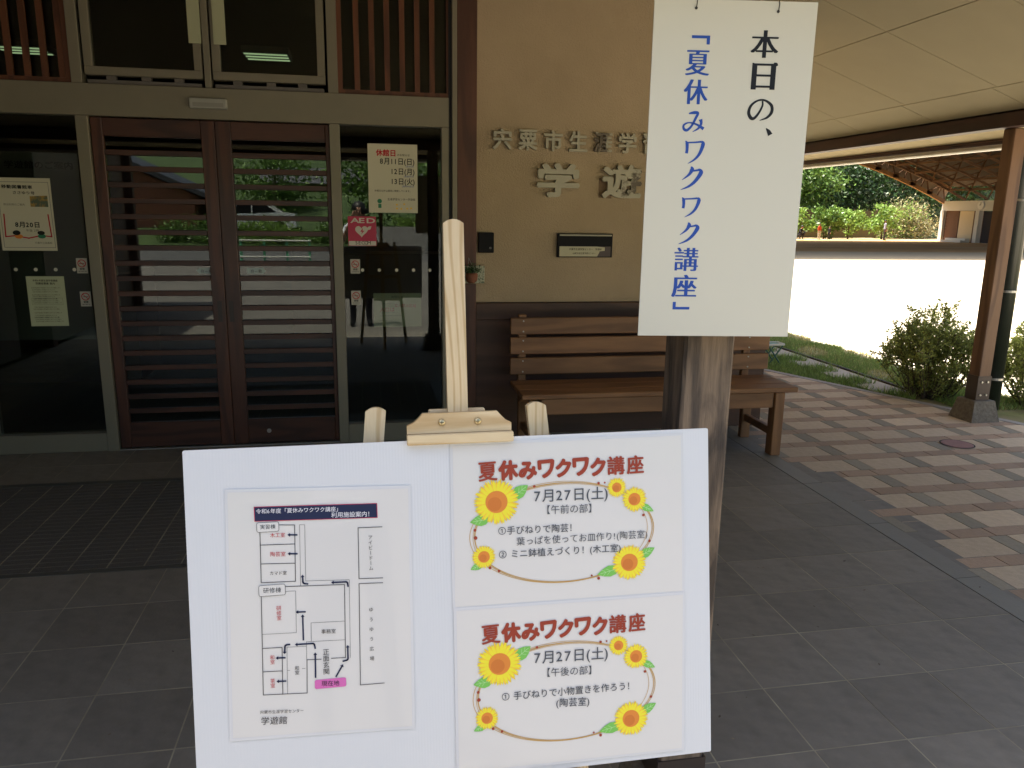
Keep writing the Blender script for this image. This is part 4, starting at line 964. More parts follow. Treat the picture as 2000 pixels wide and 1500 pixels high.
def rectglyph(mb, ch, x0, z1, x1, z0):
    w_ = x1 - x0
    if ch == '「': P = [(x0, z1), (x1, z1), (x1, z0), (x1 - .006, z0), (x1 - .006, z1 - .005), (x0, z1 - .005)]
    else: P = [(x0, z1), (x0 + .006, z1), (x0 + .006, z0 + .005), (x1, z0 + .005), (x1, z0), (x0, z0)]
    mb.add([(a, YS, b) for a, b in P], [(0, 1, 4, 5), (1, 2, 3, 4)] if ch == '「' else [(0, 1, 2, 5), (2, 3, 4, 5)])
def f(mb):
    boxglyph(mb, '本', .0316, .2571, .0834, .2101, YS, -.008, .0019, 6); boxglyph(mb, '日', .0372, .2002, .0821, .1548, YS, -.004, .0026, 6)
    kana(mb, 'の', .0356, .1376, .0819, .1005); kana(mb, '、', .0719, .0875, .0844, .0721)
    brush(mb, [(.0372, .2008), (.0395, .1985), (.0402, .195)], [.001, .005, .005], YS - .0005); brush(mb, [(.0770, .2010), (.0815, .1998), (.0835, .1965)], [.002, .005, .004], YS - .0005)
T(hs, 'black_lettering', INK['signk'], f)
def f(mb):
    rectglyph(mb, '「', -.0783, .2457, -.0446, .2305)
    boxglyph(mb, '夏', -.0871, .2202, -.0424, .1771, YS, -.003, .0016, 6); boxglyph(mb, '休', -.0877, .1699, -.0423, .1267, YS, -.009, .0016, 6)
    kana(mb, 'み', -.0851, .113, -.0447, .0779); kana(mb, 'ワ', -.0799, .0617, -.0432, .0207); kana(mb, 'ク', -.0834, .0154, -.0438, -.0273)
    kana(mb, 'ワ', -.0798, -.0413, -.0441, -.0779); kana(mb, 'ク', -.0812, -.0878, -.0437, -.1286)
    boxglyph(mb, '講', -.087, -.1352, -.0396, -.1797, YS, -.002, .0011, 5); boxglyph(mb, '座', -.0889, -.1872, -.0395, -.2301, YS, -.002, .0016, 6)
    rectglyph(mb, '」', -.0845, -.2398, -.0513, -.2546)
T(hs, 'blue_lettering', INK['blue'], f)
for x, z in ((-.0735, .2916), (.0774, .2894)):
    e = MB(); e.tube([(x, -.0028, z), (x, -.0014, z)], .0026, 12); e.build('eyelet', mat('eyelet_dark', (.03, .025, .02), .5), hs)
    s_ = MB(); s_.tube([(x, -.0035, z), (x + .001, -.004, z + .012), (x + .001, .004, z + .03), (x + .002, .075, .5655)], .0008, 6); s_.build('cord', mat('cord_dark', (.035, .03, .022), .8), hs)

# ------------------------------------------------------------------ leaves, shrubs, trees
def npmesh(name, V, nper, m):
    """V: (N*nper,3) array of separate polygons"""
    n = len(V) // nper; me = bpy.data.meshes.new(name)
    me.vertices.add(len(V)); me.vertices.foreach_set('co', V.astype(np.float32).ravel())
    me.loops.add(len(V)); me.loops.foreach_set('vertex_index', np.arange(len(V), dtype=np.int32))
    me.polygons.add(n); me.polygons.foreach_set('loop_start', np.arange(0, len(V), nper, dtype=np.int32))
    me.update(calc_edges=True); me.materials.append(m); return me
def leaves(C, D, L, W, rng):
    """diamond leaves at centres C along directions D, lengths L, widths W"""
    n = len(C); D = D / np.linalg.norm(D, axis=1, keepdims=True); r = rng.normal(size=(n, 3)); A = np.cross(D, r); A /= np.linalg.norm(A, axis=1, keepdims=True)
    B = np.cross(D, A); L = L[:, None]; W = W[:, None]
    V = np.stack([C, C + D * L * .45 + A * W * .5 + B * L * .07, C + D * L, C + D * L * .45 - A * W * .5 + B * L * .07], 1)
    return V.reshape(-1, 3)
def crown(name, rng, rx, ry, rz, z0, ncl, per, leaf, m, rough=.25, low=-.5):
    cc = []
    while len(cc) < ncl:
        p = rng.uniform(-1, 1, 3); q = np.linalg.norm(p)
        if q > 1 or p[2] < low or q < .35: continue
        bump = 1 + rough * math.sin(3.1 * p[0] + 5 * p[2] + rx) * math.cos(4.3 * p[1] - 2 * p[2])
        cc.append(p * bump * np.array([rx, ry, rz]) + [0, 0, z0])
    cc = np.array(cc); s = min(rx, rz) * .22
    C = np.repeat(cc, per, 0) + rng.normal(size=(ncl * per, 3)) * s * np.array([1, 1, .6])
    D = rng.normal(size=C.shape) + (C - [0, 0, z0]) / rz * .6 + [0, 0, -.1]
    n = len(C)
    return npmesh(name, leaves(C, D, leaf * rng.uniform(.6, 1.3, n), leaf * .55 * rng.uniform(.6, 1.2, n), rng), 4, m), cc
def tree(label, x, y, z, rx, ry, rz, hz, m, seed, ncl=90, per=60, leaf=.30, group=None, low=-.5):
    rng = np.random.default_rng(seed); t = thing('broadleaf_tree', label, 'tree', (x, y, z), 0, group)
    me, cc = crown('crown', rng, rx, ry, rz, hz, ncl, per, leaf, m, low=low); put('crown', me, t)
    tr = MB(); r0 = .045 * hz; top = hz + rz * .4
    tr.tube([(0, 0, -.2), (.05 * hz * .2, .02, hz * .4), (-.03 * hz, .03, hz * .8), (0, 0, top)], [r0, r0 * .75, r0 * .5, r0 * .15], 8)
    for k in range(9):
        c = cc[(k * 7) % len(cc)]; h0 = hz * (.35 + .06 * k); tr.tube([(0, 0, h0), (c[0] * .5, c[1] * .5, (h0 + c[2]) / 2 + .1), tuple(c)], [r0 * .35, r0 * .22, r0 * .06], 5)
    tr.build('trunk', TWIG, t); return t

def shrub(name, label, cat, x, y, rad, h, nst, seed, m, leaf=.03):
    rng = np.random.default_rng(seed); t = thing(name, label, cat, (x, y, -.02)); tw = MB(); Cs = []; Ds = []
    for k in range(nst):
        a = rng.uniform(0, 2 * math.pi); q = math.sqrt(rng.uniform(.02, 1)); hh = h * (1 - .32 * q * q) * rng.uniform(.6, 1.18)
        b = np.array([math.cos(a) * q * rad * .35, math.sin(a) * q * rad * .35, 0]); e = np.array([math.cos(a) * q * rad, math.sin(a) * q * rad, hh])
        mid = (b + e) / 2 + rng.normal(size=3) * .03; pts = [b, (b + mid) / 2 + rng.normal(size=3) * .012, mid, (mid + e) / 2 + rng.normal(size=3) * .012, e]
        tw.tube([tuple(p) for p in pts], [.006, .005, .004, .003, .0015], 4, False)
        for j in range(5):
            u = rng.uniform(.3, 1); p0 = mid + (e - mid) * u if u > .1 else mid; d = rng.normal(size=3) * [1, 1, .4] + [0, 0, .9]; d /= np.linalg.norm(d); L_ = rng.uniform(.06, .15)
            p1 = p0 + d * L_; tw.tube([tuple(p0), tuple(p1)], [.0025, .001], 4, False)
            for s_ in np.linspace(.25, 1, 4):
                c = p0 + d * L_ * s_; nn = 5
                for i in range(nn): Cs.append(c); Ds.append(d * rng.uniform(.2, 1) + rng.normal(size=3) * .8)
        for s_ in np.linspace(.18, 1, 11):
            c = mid + (e - mid) * (s_ * 2 - 1) if s_ > .5 else b + (mid - b) * s_ * 2
            for i in range(5): Cs.append(c); Ds.append(rng.normal(size=3) * .8 + [0, 0, .5])
    C = np.array(Cs); D = np.array(Ds); n = len(C)
    put('foliage', npmesh('foliage', leaves(C, D, leaf * rng.uniform(.6, 1.25, n), leaf * .42 * rng.uniform(.7, 1.2, n), rng), 4, m), t)
    tw.build('stems', TWIG, t); return t
shrub('azalea_bush', 'upright azalea bush at the pavement edge, left of the brown porch post', 'shrub', 4.77, 5.83, .43, .68, 95, 11, AZAL, .036)
shrub('azalea_bush', 'azalea bush behind the downpipe, cut by the right edge of the picture', 'shrub', 5.42, 5.35, .38, .66, 70, 12, AZAL, .036)

# grass
def blades(name, region, n, h, m, seed, kind='stuff'):
    rng = np.random.default_rng(seed); P = []
    while len(P) < n:
        q = rng.uniform([region[0], region[2]], [region[1], region[3]], size=(n, 2))
        for p in q:
            if len(P) >= n: break
            if region[4](p[0], p[1], rng): P.append((p[0], p[1]))
    P = np.array(P); n = len(P); C = np.c_[P, np.full(n, -.02)]; D = rng.normal(size=(n, 3)) * [.5, .5, 0] + [0, 0, 1]
    H_ = h * rng.uniform(.35, 1.3, n); D /= np.linalg.norm(D, axis=1, keepdims=True); A = np.cross(D, rng.normal(size=(n, 3))); A /= np.linalg.norm(A, axis=1, keepdims=True)
    W_ = (.0035 * rng.uniform(.6, 1.6, n))[:, None]; Hc = H_[:, None]; V = np.stack([C - A * W_, C + A * W_, C + D * Hc + rng.normal(size=(n, 3)) * .008], 1).reshape(-1, 3)
    return tag(put(name, npmesh(name, V, 3, m)), kind=kind)
pn = lambda x, y: math.sin(3.3 * x + 2.1 * y) * math.cos(2.7 * y - 1.2 * x) + .5 * math.sin(9 * x - 5 * y)
blades('grass', (3.3, 4.50, 5.6, 11, lambda x, y, r: x > edge_x(y) + .03 and (x < 4.43 or r.random() < .05) and pn(x, y) > -1.1), 26000, .055, GRASS, 1)
blades('grass', (4.72, 5.55, 5.3, 11, lambda x, y, r: pn(x, y) > -.9 + 1.6 * (x - 4.9) and x < 5.42 + .1 * math.sin(7 * y)), 24000, .05, GRASS, 2)
blades('dry_grass', (4.85, 5.6, 5.3, 11, lambda x, y, r: x < 5.45 + .12 * math.sin(5 * y)), 14000, .038, DGRASS, 3)
blades('weed_tufts', (4.35, 4.6, 5.0, 9, lambda x, y, r: x > edge_x(y) + .03 and math.sin(11 * y) > .2), 2500, .09, GRASS, 4)
ltr = MB(); rr = random.Random(9)   # dead leaves and specks on the tiles
for k in range(150):
    x, y = rr.uniform(-2.0, 3.2), rr.uniform(1.2, 4.9); s_ = rr.uniform(.003, .009); a = rr.uniform(0, 3)
    c, s2 = math.cos(a) * s_, math.sin(a) * s_; ltr.add([(x - c, y - s2, .0025), (x + s2 * .5, y - c * .5, .003), (x + c, y + s2, .004), (x - s2 * .5, y + c * .5, .0032)], [(0, 1, 2, 3)])
tag(ltr.build('floor_litter', mat('litter', (.16, .13, .09), .9, island=.9)), kind='stuff')

# folding stool
fsx = thing('folding_stool', 'small green folding stool with a white rim on the grass beyond the bench', 'stool', (4.16, 7.42, -.02))
sr = MB(); sr.prism([(-.085, -.07), (.085, -.07), (.085, .07), (-.085, .07)], .205, .215, 'Z'); sr.build('seat', mat('stool_green', (.10, .26, .16), .6), fsx)
for a, b in (((-.09, -.075), (.09, -.075)), ((.09, -.075), (.09, .075)), ((.09, .075), (-.09, .075)), ((-.09, .075), (-.09, -.075))): 
    MB().bar((a[0], a[1], .218), (b[0], b[1], .218), .02, .018).build('rim', WHITEP, fsx)
for y_ in (-.07, .07):
    for s_ in (-1, 1): MB().tube([(s_ * .08, y_, .205), (-s_ * .07, y_, .005)], .007, 6).build('leg', mat('stool_leg', (.03, .12, .09), .4), fsx)

# ------------------------------------------------------------------ far side of the court
hill = MB(); NX = 40
def hz_(x, y): return max(0, (y - 57)) * .55 + .6 * math.sin(x * .35) * math.sin(y * .5) * (y > 58)
V = []; F = []
for j in range(16):
    for i in range(NX + 1): x, y = -30 + i * 3.5, 57 + j * 3; V.append((x, y, hz_(x, y) - .03))
for j in range(15):
    for i in range(NX): a = j * (NX + 1) + i; F.append((a, a + 1, a + NX + 2, a + NX + 1))
hill.add(V, F); struct('hillside', hill, mat('hill_soil', (.05, .07, .025), .95, var=.4, nscale=.5))
TS = [(24, 59, 3.0, 5.6, LEAF3, 'pale'), (29.5, 58.5, 3.0, 5.2, LEAF3, 'bright'), (34.2, 59, 2.7, 4.8, LEAF1, 'mid'), (38.5, 61, 3.0, 5.6, LEAF2, 'dark'), (44, 60, 3.2, 5.6, LEAF2, 'dark2'), (50, 60.5, 3.2, 5.4, LEAF2, 'd3'),
      (27, 65, 3.6, 6.8, LEAF1, 'b'), (33, 66, 3.8, 7.0, LEAF3, 'b2'), (40, 66, 3.6, 6.4, LEAF2, 'b3'), (47, 66, 3.6, 6.6, LEAF2, 'b4'), (20, 64, 3.3, 6.2, LEAF1, 'b5'), (55, 65, 3.5, 6.0, LEAF2, 'b6')]
LB = ['pale green broadleaf tree behind the beige board fence, nearest the hanging sign', 'brightest yellow-green tree above the beige board fence', 'mid-green tree over the right end of the beige board fence', 'dark tree under the dome rim, beyond the fence end',
      'dark tree behind the tan vine mound, left of the dome building', 'dark tree hidden mostly behind the dome building', 'deep green tree on the slope, upper left of the opening', 'lighter green tree high on the slope behind the fence', 'dark tree high on the slope under the dome rim', 'deep green slope tree above the dome building', 'green slope tree just right of the hanging sign', 'far right slope tree behind the dome']
for k, ((x, y, r_, h_, m_, _), lb) in enumerate(zip(TS, LB)):
    tree(lb, x, y, hz_(x, y) - .3, r_, r_ * .8, h_ * .55, h_ * .62, m_, 40 + k, 75, 70, .34, 'trees on the slope beyond the court', low=-.85)
fe = thing('board_fence', 'beige board fence at the foot of the green slope across the court', 'fence', (25, 55.5, 0))
FENC = mat('fence_beige', (.11, .088, .04), .85, var=.1, objvar=.08)
pm_ = MB().box((0, -.04, .05), (1.92, .04, 2.1)).mesh('panel'); pm_.materials.append(FENC); po_ = MB().box((-.05, -.07, 0), (.05, .07, 2.2)).mesh('fence_post'); po_.materials.append(mat('fence_post_brown', (.10, .07, .04), .8))
for k in range(12): put('panel', pm_, fe, (-10 + 2 * k + .04, 0, 0)); put('fence_post', po_, fe, (-10 + 2 * k, 0, 0))
put('fence_post', po_, fe, (14, 0, 0))
for k, (x, r_, h_, lb) in enumerate(((30.8, 1.35, 1.45, 'small bright bush tree before the fence, leftmost beside the hanging sign'), (33.4, 1.2, 1.55, 'small bright bush tree before the fence, second from the sign'), (35.4, 1.5, 1.7, 'widest bright bush tree before the fence'), (38.2, 1.1, 1.8, 'small bright bush tree at the right end of the fence'))):
    tree(lb, x, 53.6, 0, r_, r_ * .6, .95, h_ * .85, (LEAF3, LEAF1, LEAF3, LEAF3)[k], 70 + k, 30, 50, .26, 'small trees before the fence', low=-.9)
rngv = np.random.default_rng(5)
vm = thing('vine_mound', 'pale tan and green vine-covered mound beside the dome building', 'shrub', (41.8, 56.0, 0))
me, _ = crown('foliage', rngv, 2.3, 1.0, 2.3, .2, 90, 60, .20, LEAF4, .3, 0); put('foliage', me, vm)
me, _ = crown('green_foliage', rngv, 2.2, 1.1, 2.3, .15, 40, 40, .20, LEAF3, .3, 0); put('green_foliage', me, vm)

# the arched dome roof over the far half of the court
dome = thing('dome_roof', 'huge arched court roof with brown timber lattice underside and trussed rim', 'roof', (20, 38, 0))
XC, RR, ZC = 20, 48.8, -41.7; TH = math.asin(20.2 / RR)
def arc(t, dr=0): return ((RR + dr) * math.sin(t), ZC + (RR + dr) * math.cos(t))
def DM(name, mb, m): return mb.build(name, m, dome)
LAT = mat('lattice_timber', (.13, .065, .03), .8, var=.2); RIM = mat('rim_timber', (.32, .17, .07), .8, var=.1)
n = 28; sf = MB(); V = []
for k in range(n + 1):
    x, z = arc(-TH + 2 * TH * k / n, 1.15); V += [(x, -10, z), (x, 12, z), (x, -10, z + .2), (x, 12, z + .2)]
F = []
for k in range(n): a = 4 * k; F += [(a, a + 1, a + 5, a + 4), (a + 2, a + 6, a + 7, a + 3), (a, a + 4, a + 6, a + 2), (a + 1, a + 3, a + 7, a + 5)]
DM('roof_skin', sf.add(V, F), mat('roof_underside', (.04, .03, .024), .9, var=.3, nscale=1))
def chord(y, dr, wd, nm, m):
    mb = MB()
    for k in range(n):
        a, b = arc(-TH + 2 * TH * k / n, dr), arc(-TH + 2 * TH * (k + 1) / n, dr); mb.bar((a[0], y, a[1]), (b[0], y, b[1]), wd, wd * 1.3)
    DM(nm, mb, m)
chord(11.9, 0, .2, 'rim_chord', RIM); chord(11.9, 1.0, .12, 'rim_chord', LAT)
pnl = MB(); V = []
for k in range(n + 1):
    a, b = arc(-TH + 2 * TH * k / n, .1), arc(-TH + 2 * TH * k / n, 1.13); V += [(a[0], 12.05, a[1]), (b[0], 12.05, b[1])]
pnl.add(V, [(2 * k, 2 * k + 1, 2 * k + 3, 2 * k + 2) for k in range(n)]); DM('rim_panel', pnl, mat('rim_panel_grey', (.30, .24, .18), .9))
web = MB()
for k in range(n):
    t0, t1 = -TH + 2 * TH * k / n, -TH + 2 * TH * (k + 1) / n; tm_ = (t0 + t1) / 2
    for p, q in ((t0, tm_), (t1, tm_), (tm_, tm_)): a, b = arc(p, .05), arc(q, 1.0); web.bar((a[0], 11.9, a[1]), (b[0], 11.9, b[1]), .07, .07)
    a = arc(t0, .1); web.box((a[0] - .22, 11.8, a[1] - .16), (a[0] + .22, 12.0, a[1] + .16))
tag(DM('rim_web', web, LAT), kind='stuff')
lat = MB(); rl_ = random.Random(2)
for j in range(11):
    y = -10 + 2 * j
    for k in range(n):
        a, b = arc(-TH + 2 * TH * k / n, .15), arc(-TH + 2 * TH * (k + 1) / n, .15); lat.bar((a[0], y, a[1]), (b[0], y, b[1]), .11, .13)
        if j < 10:
            lat.bar((a[0], y, a[1]), (a[0], y + 2, a[1]), .10, .12); c = arc(-TH + 2 * TH * (k + .5) / n, .95); lat.bar((a[0], y, a[1]), (c[0], y + 1, c[1]), .07, .07); lat.bar((b[0], y + 2, b[1]), (c[0], y + 1, c[1]), .07, .07)
            lat.bar((a[0], y + 2, a[1]), (c[0], y + 1, c[1]), .07, .07); lat.box((a[0] - .12, y - .12, a[1] - .1), (a[0] + .12, y + .12, a[1] + .06))
tag(DM('lattice', lat, LAT), kind='stuff')
# side building under the roof
sb = thing('court_building', 'low white-framed side building under the arched roof at the far right', 'building', (40.2, 40, 0))
WF = mat('white_frame', (.62, .60, .54), .6)
MB().box((-.05, -12, 2.12), (.35, 10, 2.78)).build('edge_beam', WF, sb)
for y in (9.85, 6.55, 2.3, -2, -6.3): MB().box((-.10, y - .16, 0), (.24, y + .16, 2.12)).build('column', WF, sb)
BRW = mat('brown_boards', (.14, .075, .045), .8, var=.15)
for k in range(9): MB().box((.10, 8.42, .05 + .23 * k), (.18, 9.66, .27 + .23 * k)).build('board', BRW, sb)
MB().box((.14, 7.05, .05), (.22, 8.40, 2.1)).build('pale_panel', mat('pale_wall', (.62, .52, .34), .8), sb)
MB().box((.08, 6.85, 0), (.2, 7.03, 2.1)).build('door_frame', BRW, sb)
MB().box((.2, -12, 0), (.4, 6.3, 2.1)).build('dark_wall', mat('dark_wall', (.04, .035, .04), .9), sb); MB().box((.24, 6.4, 0), (.4, 9.7, 2.1)).build('back_wall', BRW, sb)
for k in range(2): MB().box((-.9 + .35 * k, 6.8, 0), (-.56 + .35 * k + .0, 8.7, .14 + .13 * k)).build('step', WF, sb)
ck = thing('wall_clock', 'round white clock on the beam of the far court building', 'clock', (40.13, 46.3, 2.47))
MB().tube([(-.08, 0, 0), (0, 0, 0)], .27, 24).build('face', mat('clock_white', (.75, .74, .7), .5), ck)
MB().bar((-.085, 0, 0), (-.085, -.02, .2), .02, .02).build('hand', BLACKP, ck); MB().bar((-.087, 0, 0), (-.087, .13, .03), .02, .02).build('hand', BLACKP, ck)

# ------------------------------------------------------------------ people
SKINM = mat('skin', (.42, .24, .16), .6); HAIR = mat('black_hair', (.012, .010, .009), .5)
def skinned(name, verts, edges, radii, levels=2):
    me = bpy.data.meshes.new(name); me.from_pydata(verts, edges, []); o = bpy.data.objects.new(name, me); COL.objects.link(o)
    md = o.modifiers.new('s', 'SKIN'); md.use_smooth_shade = True; sv_ = me.skin_vertices[0].data
    for i, r in enumerate(radii): sv_[i].radius = (r, r) if not isinstance(r, tuple) else r
    sv_[0].use_root = True
    o.modifiers.new('u', 'SUBSURF').levels = levels; o.modifiers['u'].render_levels = levels
    m2 = bpy.data.meshes.new_from_object(o.evaluated_get(bpy.context.evaluated_depsgraph_get())); m2.name = name
    bpy.data.objects.remove(o); bpy.data.meshes.remove(me); return m2
def person(label, x, y, rz, H_, shirt, pants, pose='stand', levels=2, group=None):
    k = H_ / 1.7; t = thing('person', label, 'person', (x, y, 0), rz, group)
    if pose == 'stand' or pose == 'photo':
        V = [(0, 0, .93), (0, .01, 1.12), (0, 0, 1.36), (0, 0, 1.48), (0, .01, 1.52), (0, .015, 1.60), (0, .01, 1.68)]
        rr_ = [(.15, .105), (.135, .095), (.15, .095), (.055, .055), (.06, .062), (.085, .098), (.06, .075)]; E_ = [(0, 1), (1, 2), (2, 3), (3, 4), (4, 5), (5, 6)]
        for s_ in (-1, 1):
            b = len(V); V += [(s_ * .10, 0, .86), (s_ * .11, -.015, .50), (s_ * .11, .02, .12), (s_ * .115, .01, .05), (s_ * .13, -.14, .03)]; rr_ += [.095, .062, .045, .042, (.035, .028)]; E_ += [(0, b), (b, b + 1), (b + 1, b + 2), (b + 2, b + 3), (b + 3, b + 4)]
            b = len(V)
            if pose == 'photo': V += [(s_ * .17, 0, 1.36), (s_ * .24, -.05, 1.15), (s_ * .11, -.20, 1.44), (s_ * .075, -.235, 1.53)]
            else: V += [(s_ * .17, 0, 1.36), (s_ * .22, .02, 1.12), (s_ * .20, -.06, .90), (s_ * .19, -.08, .82)]
            rr_ += [.052, .038, .026, (.02, .032)]; E_ += [(2, b), (b, b + 1), (b + 1, b + 2), (b + 2, b + 3)]
            h = b + 3; base = V[h]
            for f_ in range(4):
                c = len(V); dz = (-.5 + f_ / 3) * .05
                if pose == 'photo': V += [(base[0] - s_ * .008, base[1] - .02, base[2] + .03 + dz), (base[0] - s_ * .035, base[1] - .022, base[2] + .035 + dz)]
                else: V += [(base[0], base[1] + dz, base[2] - .06), (base[0] - s_ * .01, base[1] + dz, base[2] - .10)]
                rr_ += [.009, .007]; E_ += [(h, c), (c, c + 1)]
            c = len(V); V += [(base[0] - s_ * .02, base[1] + .01, base[2] - .03), (base[0] - s_ * .04, base[1] + .0, base[2] - .04)]; rr_ += [.010, .008]; E_ += [(h, c), (c, c + 1)]
    else:  # crouch
        V = [(0, .12, .32), (0, .06, .52), (0, -.06, .74), (0, -.12, .84), (0, -.14, .88), (0, -.15, .96), (0, -.14, 1.04)]
        rr_ = [(.15, .12), (.14, .11), (.15, .10), (.055, .055), (.06, .06), (.085, .095), (.06, .07)]; E_ = [(0, 1), (1, 2), (2, 3), (3, 4), (4, 5), (5, 6)]
        for s_ in (-1, 1):
            b = len(V); V += [(s_ * .12, .05, .30), (s_ * .17, -.24, .50), (s_ * .15, -.10, .10), (s_ * .16, -.22, .04)]; rr_ += [.09, .065, .045, .035]; E_ += [(0, b), (b, b + 1), (b + 1, b + 2), (b + 2, b + 3)]
            b = len(V); V += [(s_ * .17, -.06, .74), (s_ * .22, -.18, .58), (s_ * .10, -.36, .52), (s_ * .08, -.42, .50)]; rr_ += [.05, .038, .026, .03]; E_ += [(2, b), (b, b + 1), (b + 1, b + 2), (b + 2, b + 3)]
    me = skinned('body', [(a * k, b * k, c * k) for a, b, c in V], E_, [tuple(q * k for q in r) if isinstance(r, tuple) else r * k for r in rr_], levels)
    for m_ in (SKINM, shirt, pants, BLACKP): me.materials.append(m_)
    neck = V[3][2] * k - .01; waist = (.95 if pose != 'crouch' else .42) * k
    for p in me.polygons:
        c = p.center; z = c.z; ax = abs(c.x) / k
        if z > neck: mi = 0
        elif z > waist: mi = 1 if not (pose == 'photo' and c.y < -.13 * k) else 0
        elif pose == 'stand' and ax > .165 and z > .74 * k: mi = 0
        elif z > .09 * k: mi = 2
        else: mi = 3
        if pose == 'photo' and z < neck and ax > .17 and z < 1.24 * k and z > waist: mi = 0 if c.y < -.07 * k else mi
        p.material_index = mi
    put('body', me, t)
    hc = V[5]; hm = MB(); prof = []
    for i in range(7):
        a = R(90 * i / 6 - 5); prof.append((.098 * math.cos(a), .112 * math.sin(a)))
    hm.lathe([(r * k, z * k) for r, z in prof[:-1]] + [(.002, .113 * k)], 16); ho = hm.build('hair', HAIR, t, smooth=True, loc=(hc[0] * k, (hc[1] + .018) * k, (hc[2] + .012) * k))
    fc = MB()
    for s_ in (-1, 1): fc.lathe([(.001, -.009 * k), (.010 * k, 0), (.001, .009 * k)], 8, (s_ * .032 * k, (hc[1] - .088) * k, (hc[2] + .002) * k))
    fc.build('eyes', BLACKP, t)
    nb = MB(); nb.add([(hc[0] - .012 * k, (hc[1] - .092) * k, (hc[2] - .03) * k), (hc[0] + .012 * k, (hc[1] - .092) * k, (hc[2] - .03) * k), (hc[0], (hc[1] - .115) * k, (hc[2] - .028) * k), (hc[0], (hc[1] - .092) * k, (hc[2] + .012) * k)], [(0, 1, 2), (1, 3, 2), (0, 2, 3)]); nb.build('nose', SKINM, t)
    return t
def cloth(n, h): return mat('cloth_' + n, srgb(h), .85)
person('person in a grey shirt and dark trousers standing beside the tan vine mound', 36.0, 50.2, R(70), 1.42, cloth('grey', '#8f8e9c'), cloth('dark', '#2a2026'))
person('small person in an orange shirt standing near the fence', 31.0, 50.3, R(10), 1.12, cloth('orange', '#c8502e'), cloth('pale', '#b9b4a8'))
person('small person in black standing right of the orange-shirted one', 31.95, 50.6, R(-60), .92, cloth('black', '#15151a'), cloth('black', '#15151a'))
person('person crouching in black clothes, left of the orange-shirted one', 29.5, 50.2, R(20), 1.55, cloth('black', '#15151a'), cloth('navy', '#1b1a28'), 'crouch')
person('person crouching in dark violet clothes beside the hanging sign', 28.7, 50.0, R(-30), 1.4, cloth('violet', '#2a1c30'), cloth('navy', '#1b1a28'), 'crouch')
# the photographer, seen mirrored in the door glass
person('person in a white shirt holding up a small camera, mirrored in the entrance glass', -.11, -.335, R(180), 1.60, cloth('white', '#dfe3ea'), cloth('navy', '#1b1a28'), 'photo', 2)
cmr = thing('camera_in_hand', 'small black compact camera held by the mirrored photographer', 'camera', (-.03, -.078, 1.4945))
MB().box((-.05, -.015, -.03), (.05, .015, .03), .004).build('camera_body', BLACKP, cmr); MB().tube([(0, .015, 0), (0, .045, 0)], .02, 16).build('lens', BLACKP, cmr)

# ------------------------------------------------------------------ behind the camera, seen mirrored in the glass
bk = MB(); bk.add([(-60, -24.2, -.02), (60, -24.2, -.02), (60, -33, 1.5), (-60, -33, 1.5), (60, -60, 6), (-60, -60, 6)], [(0, 1, 2, 3), (3, 2, 4, 5)])
struct('grass_bank', bk, mat('bank_grass', (.07, .12, .03), .95, col2=(.035, .06, .018), nscale=2, var=.4))
gr = thing('guard_rail', 'white pipe guard rail with green-capped posts, mirrored in the door glass', 'guard rail', (-2.6, -13.2, 0))
for k in range(4): MB().tube([(-.95 + .63 * k, 0, 0), (-.95 + .63 * k, 0, .68)], .035, 10).build('post', mat('rail_green', (.10, .42, .22), .5), gr)
for z in (.18, .42, .64): MB().tube([(-.98, .04, z), (.98, .04, z)], .022, 8).build('pipe', WHITEP, gr)
hs2 = thing('tiled_house', 'red-brown walled house with dark tiled roof, mirrored in the left door', 'house', (-11.3, -28, -.3))
MB().prism([(-3.4, 0), (3.6, 0), (3.6, 2.4), (0, 3.98), (-3.4, 2.5)], -4, 0).build('wall', mat('red_wall', (.32, .12, .07), .8, var=.1), hs2)
rf2 = MB(); rf2.bar((0, .2, 4.62), (4.0, .2, 2.8), .1, .14)
MB().prism([(0, 4.05), (5.4, 1.75), (5.4, 1.95), (0, 4.32), (-4.4, 2.5), (-4.4, 2.3)], -4.3, .6).build('roof', mat('black_tile', (.045, .045, .05), .4, var=.3, nscale=8), hs2)
h3 = thing('long_house', 'long grey-roofed pale house, mirrored at the top of the right door', 'house', (-1.2, -40, 1.6))
MB().box((-4.5, -3, 0), (4.2, 0, 1.5)).build('wall', mat('pale_house_wall', (.45, .42, .34), .8), h3)
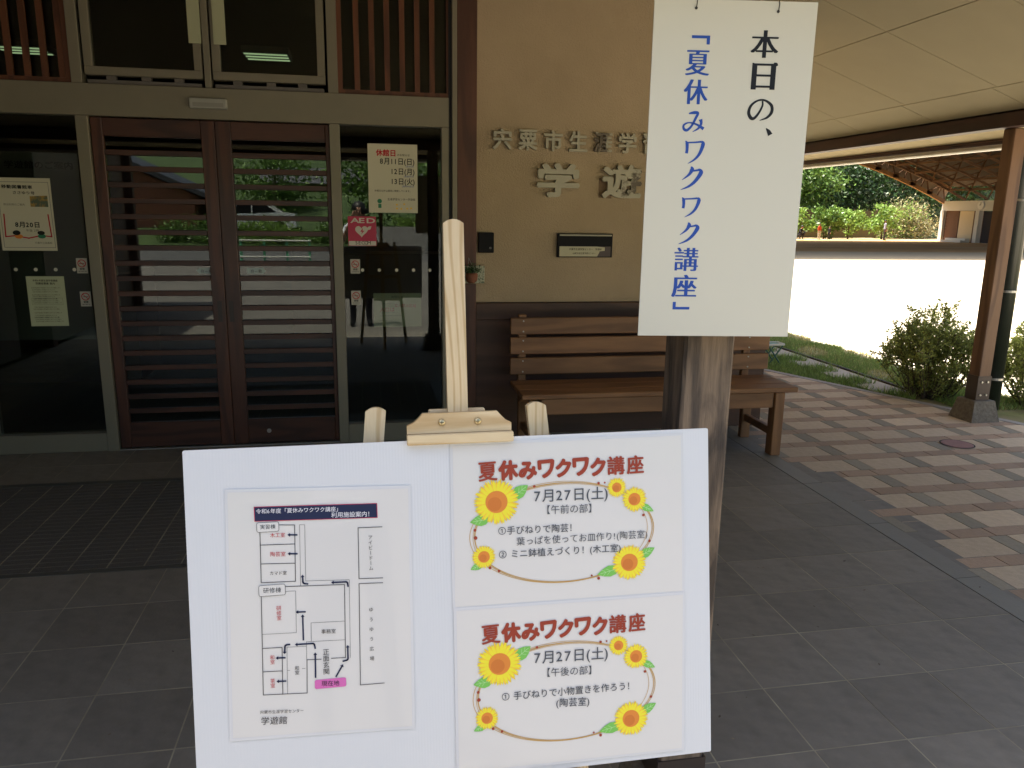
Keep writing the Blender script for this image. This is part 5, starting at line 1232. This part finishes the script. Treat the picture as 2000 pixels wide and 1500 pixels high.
MB().prism([(0.6, 1.5), (-3.8, 1.5), (-3.4, 1.65), (-1.6, 2.5), (.2, 1.65)], -5.1, 4.8, 'X').build('roof', mat('grey_tile', (.10, .10, .11), .5, var=.3), h3)
for k, (x, y, r_, lb) in enumerate(((.6, -27, 2.0, 'mirrored tree seen right of the door, beside the crimson sticker'), (4.0, -26, 2.2, 'mirrored tree seen in the sidelight next to the column'), (-4.6, -33, 1.8, 'mirrored tree behind the guard rail'), (-15, -30, 2.6, 'mirrored tree left of the red-brown house'), (9, -30, 3, 'mirrored tree furthest right'))):
    tree(lb, x, y, .2, r_, r_ * .8, 1.9, 2.7, LEAF1, 90 + k, 50, 50, .26, 'trees mirrored in the glass', low=-.9)
for k, x in enumerate((-7.2, -4.2, -1.2, 2.0)):
    rngh = np.random.default_rng(120 + k); th_ = thing('clipped_hedge', ('mirrored clipped hedge below the red-brown house', 'mirrored clipped hedge behind the guard rail', 'mirrored clipped hedge right of the guard rail', 'mirrored clipped hedge below the sidelight trees')[k], 'hedge', (x, -25.0, 0), 0, 'hedges mirrored in the glass')
    me, _ = crown('foliage', rngh, 1.5, .5, .9, .25, 50, 55, .14, LEAF3 if k % 2 else LEAF1, .1, -.3); put('foliage', me, th_)
rw = thing('retaining_wall', 'low concrete retaining wall mirrored in the right sidelight', 'wall', (2.2, -19, 0)); MB().box((-2.8, -.2, 0), (6, 0, .95)).build('wall', CONC, rw)

cr = thing('parked_car', 'white parked car behind the hedge, mirrored in the right door glass', 'car', (-5.1, -27.6, .42))
CP = [(-1.9, .25), (-1.85, .75), (-1.2, .88), (-.55, 1.38), (.55, 1.42), (1.25, .98), (1.9, .90), (1.95, .3)]
MB().prism(CP, -.8, .8).build('body', mat('car_white', (.75, .76, .78), .25, coat=.6), cr)
MB().prism([(-1.05, .90), (-.52, 1.30), (.0, 1.33), (.0, .92)], .801, .806).build('window', BLACKP, cr); MB().prism([(.06, .92), (.06, 1.33), (.52, 1.34), (1.1, .98)], .801, .806).build('window', BLACKP, cr)
for x in (-1.2, 1.2): MB().tube([(x, .70, .3), (x, .82, .3)], .3, 20).build('wheel', BLACKP, cr)
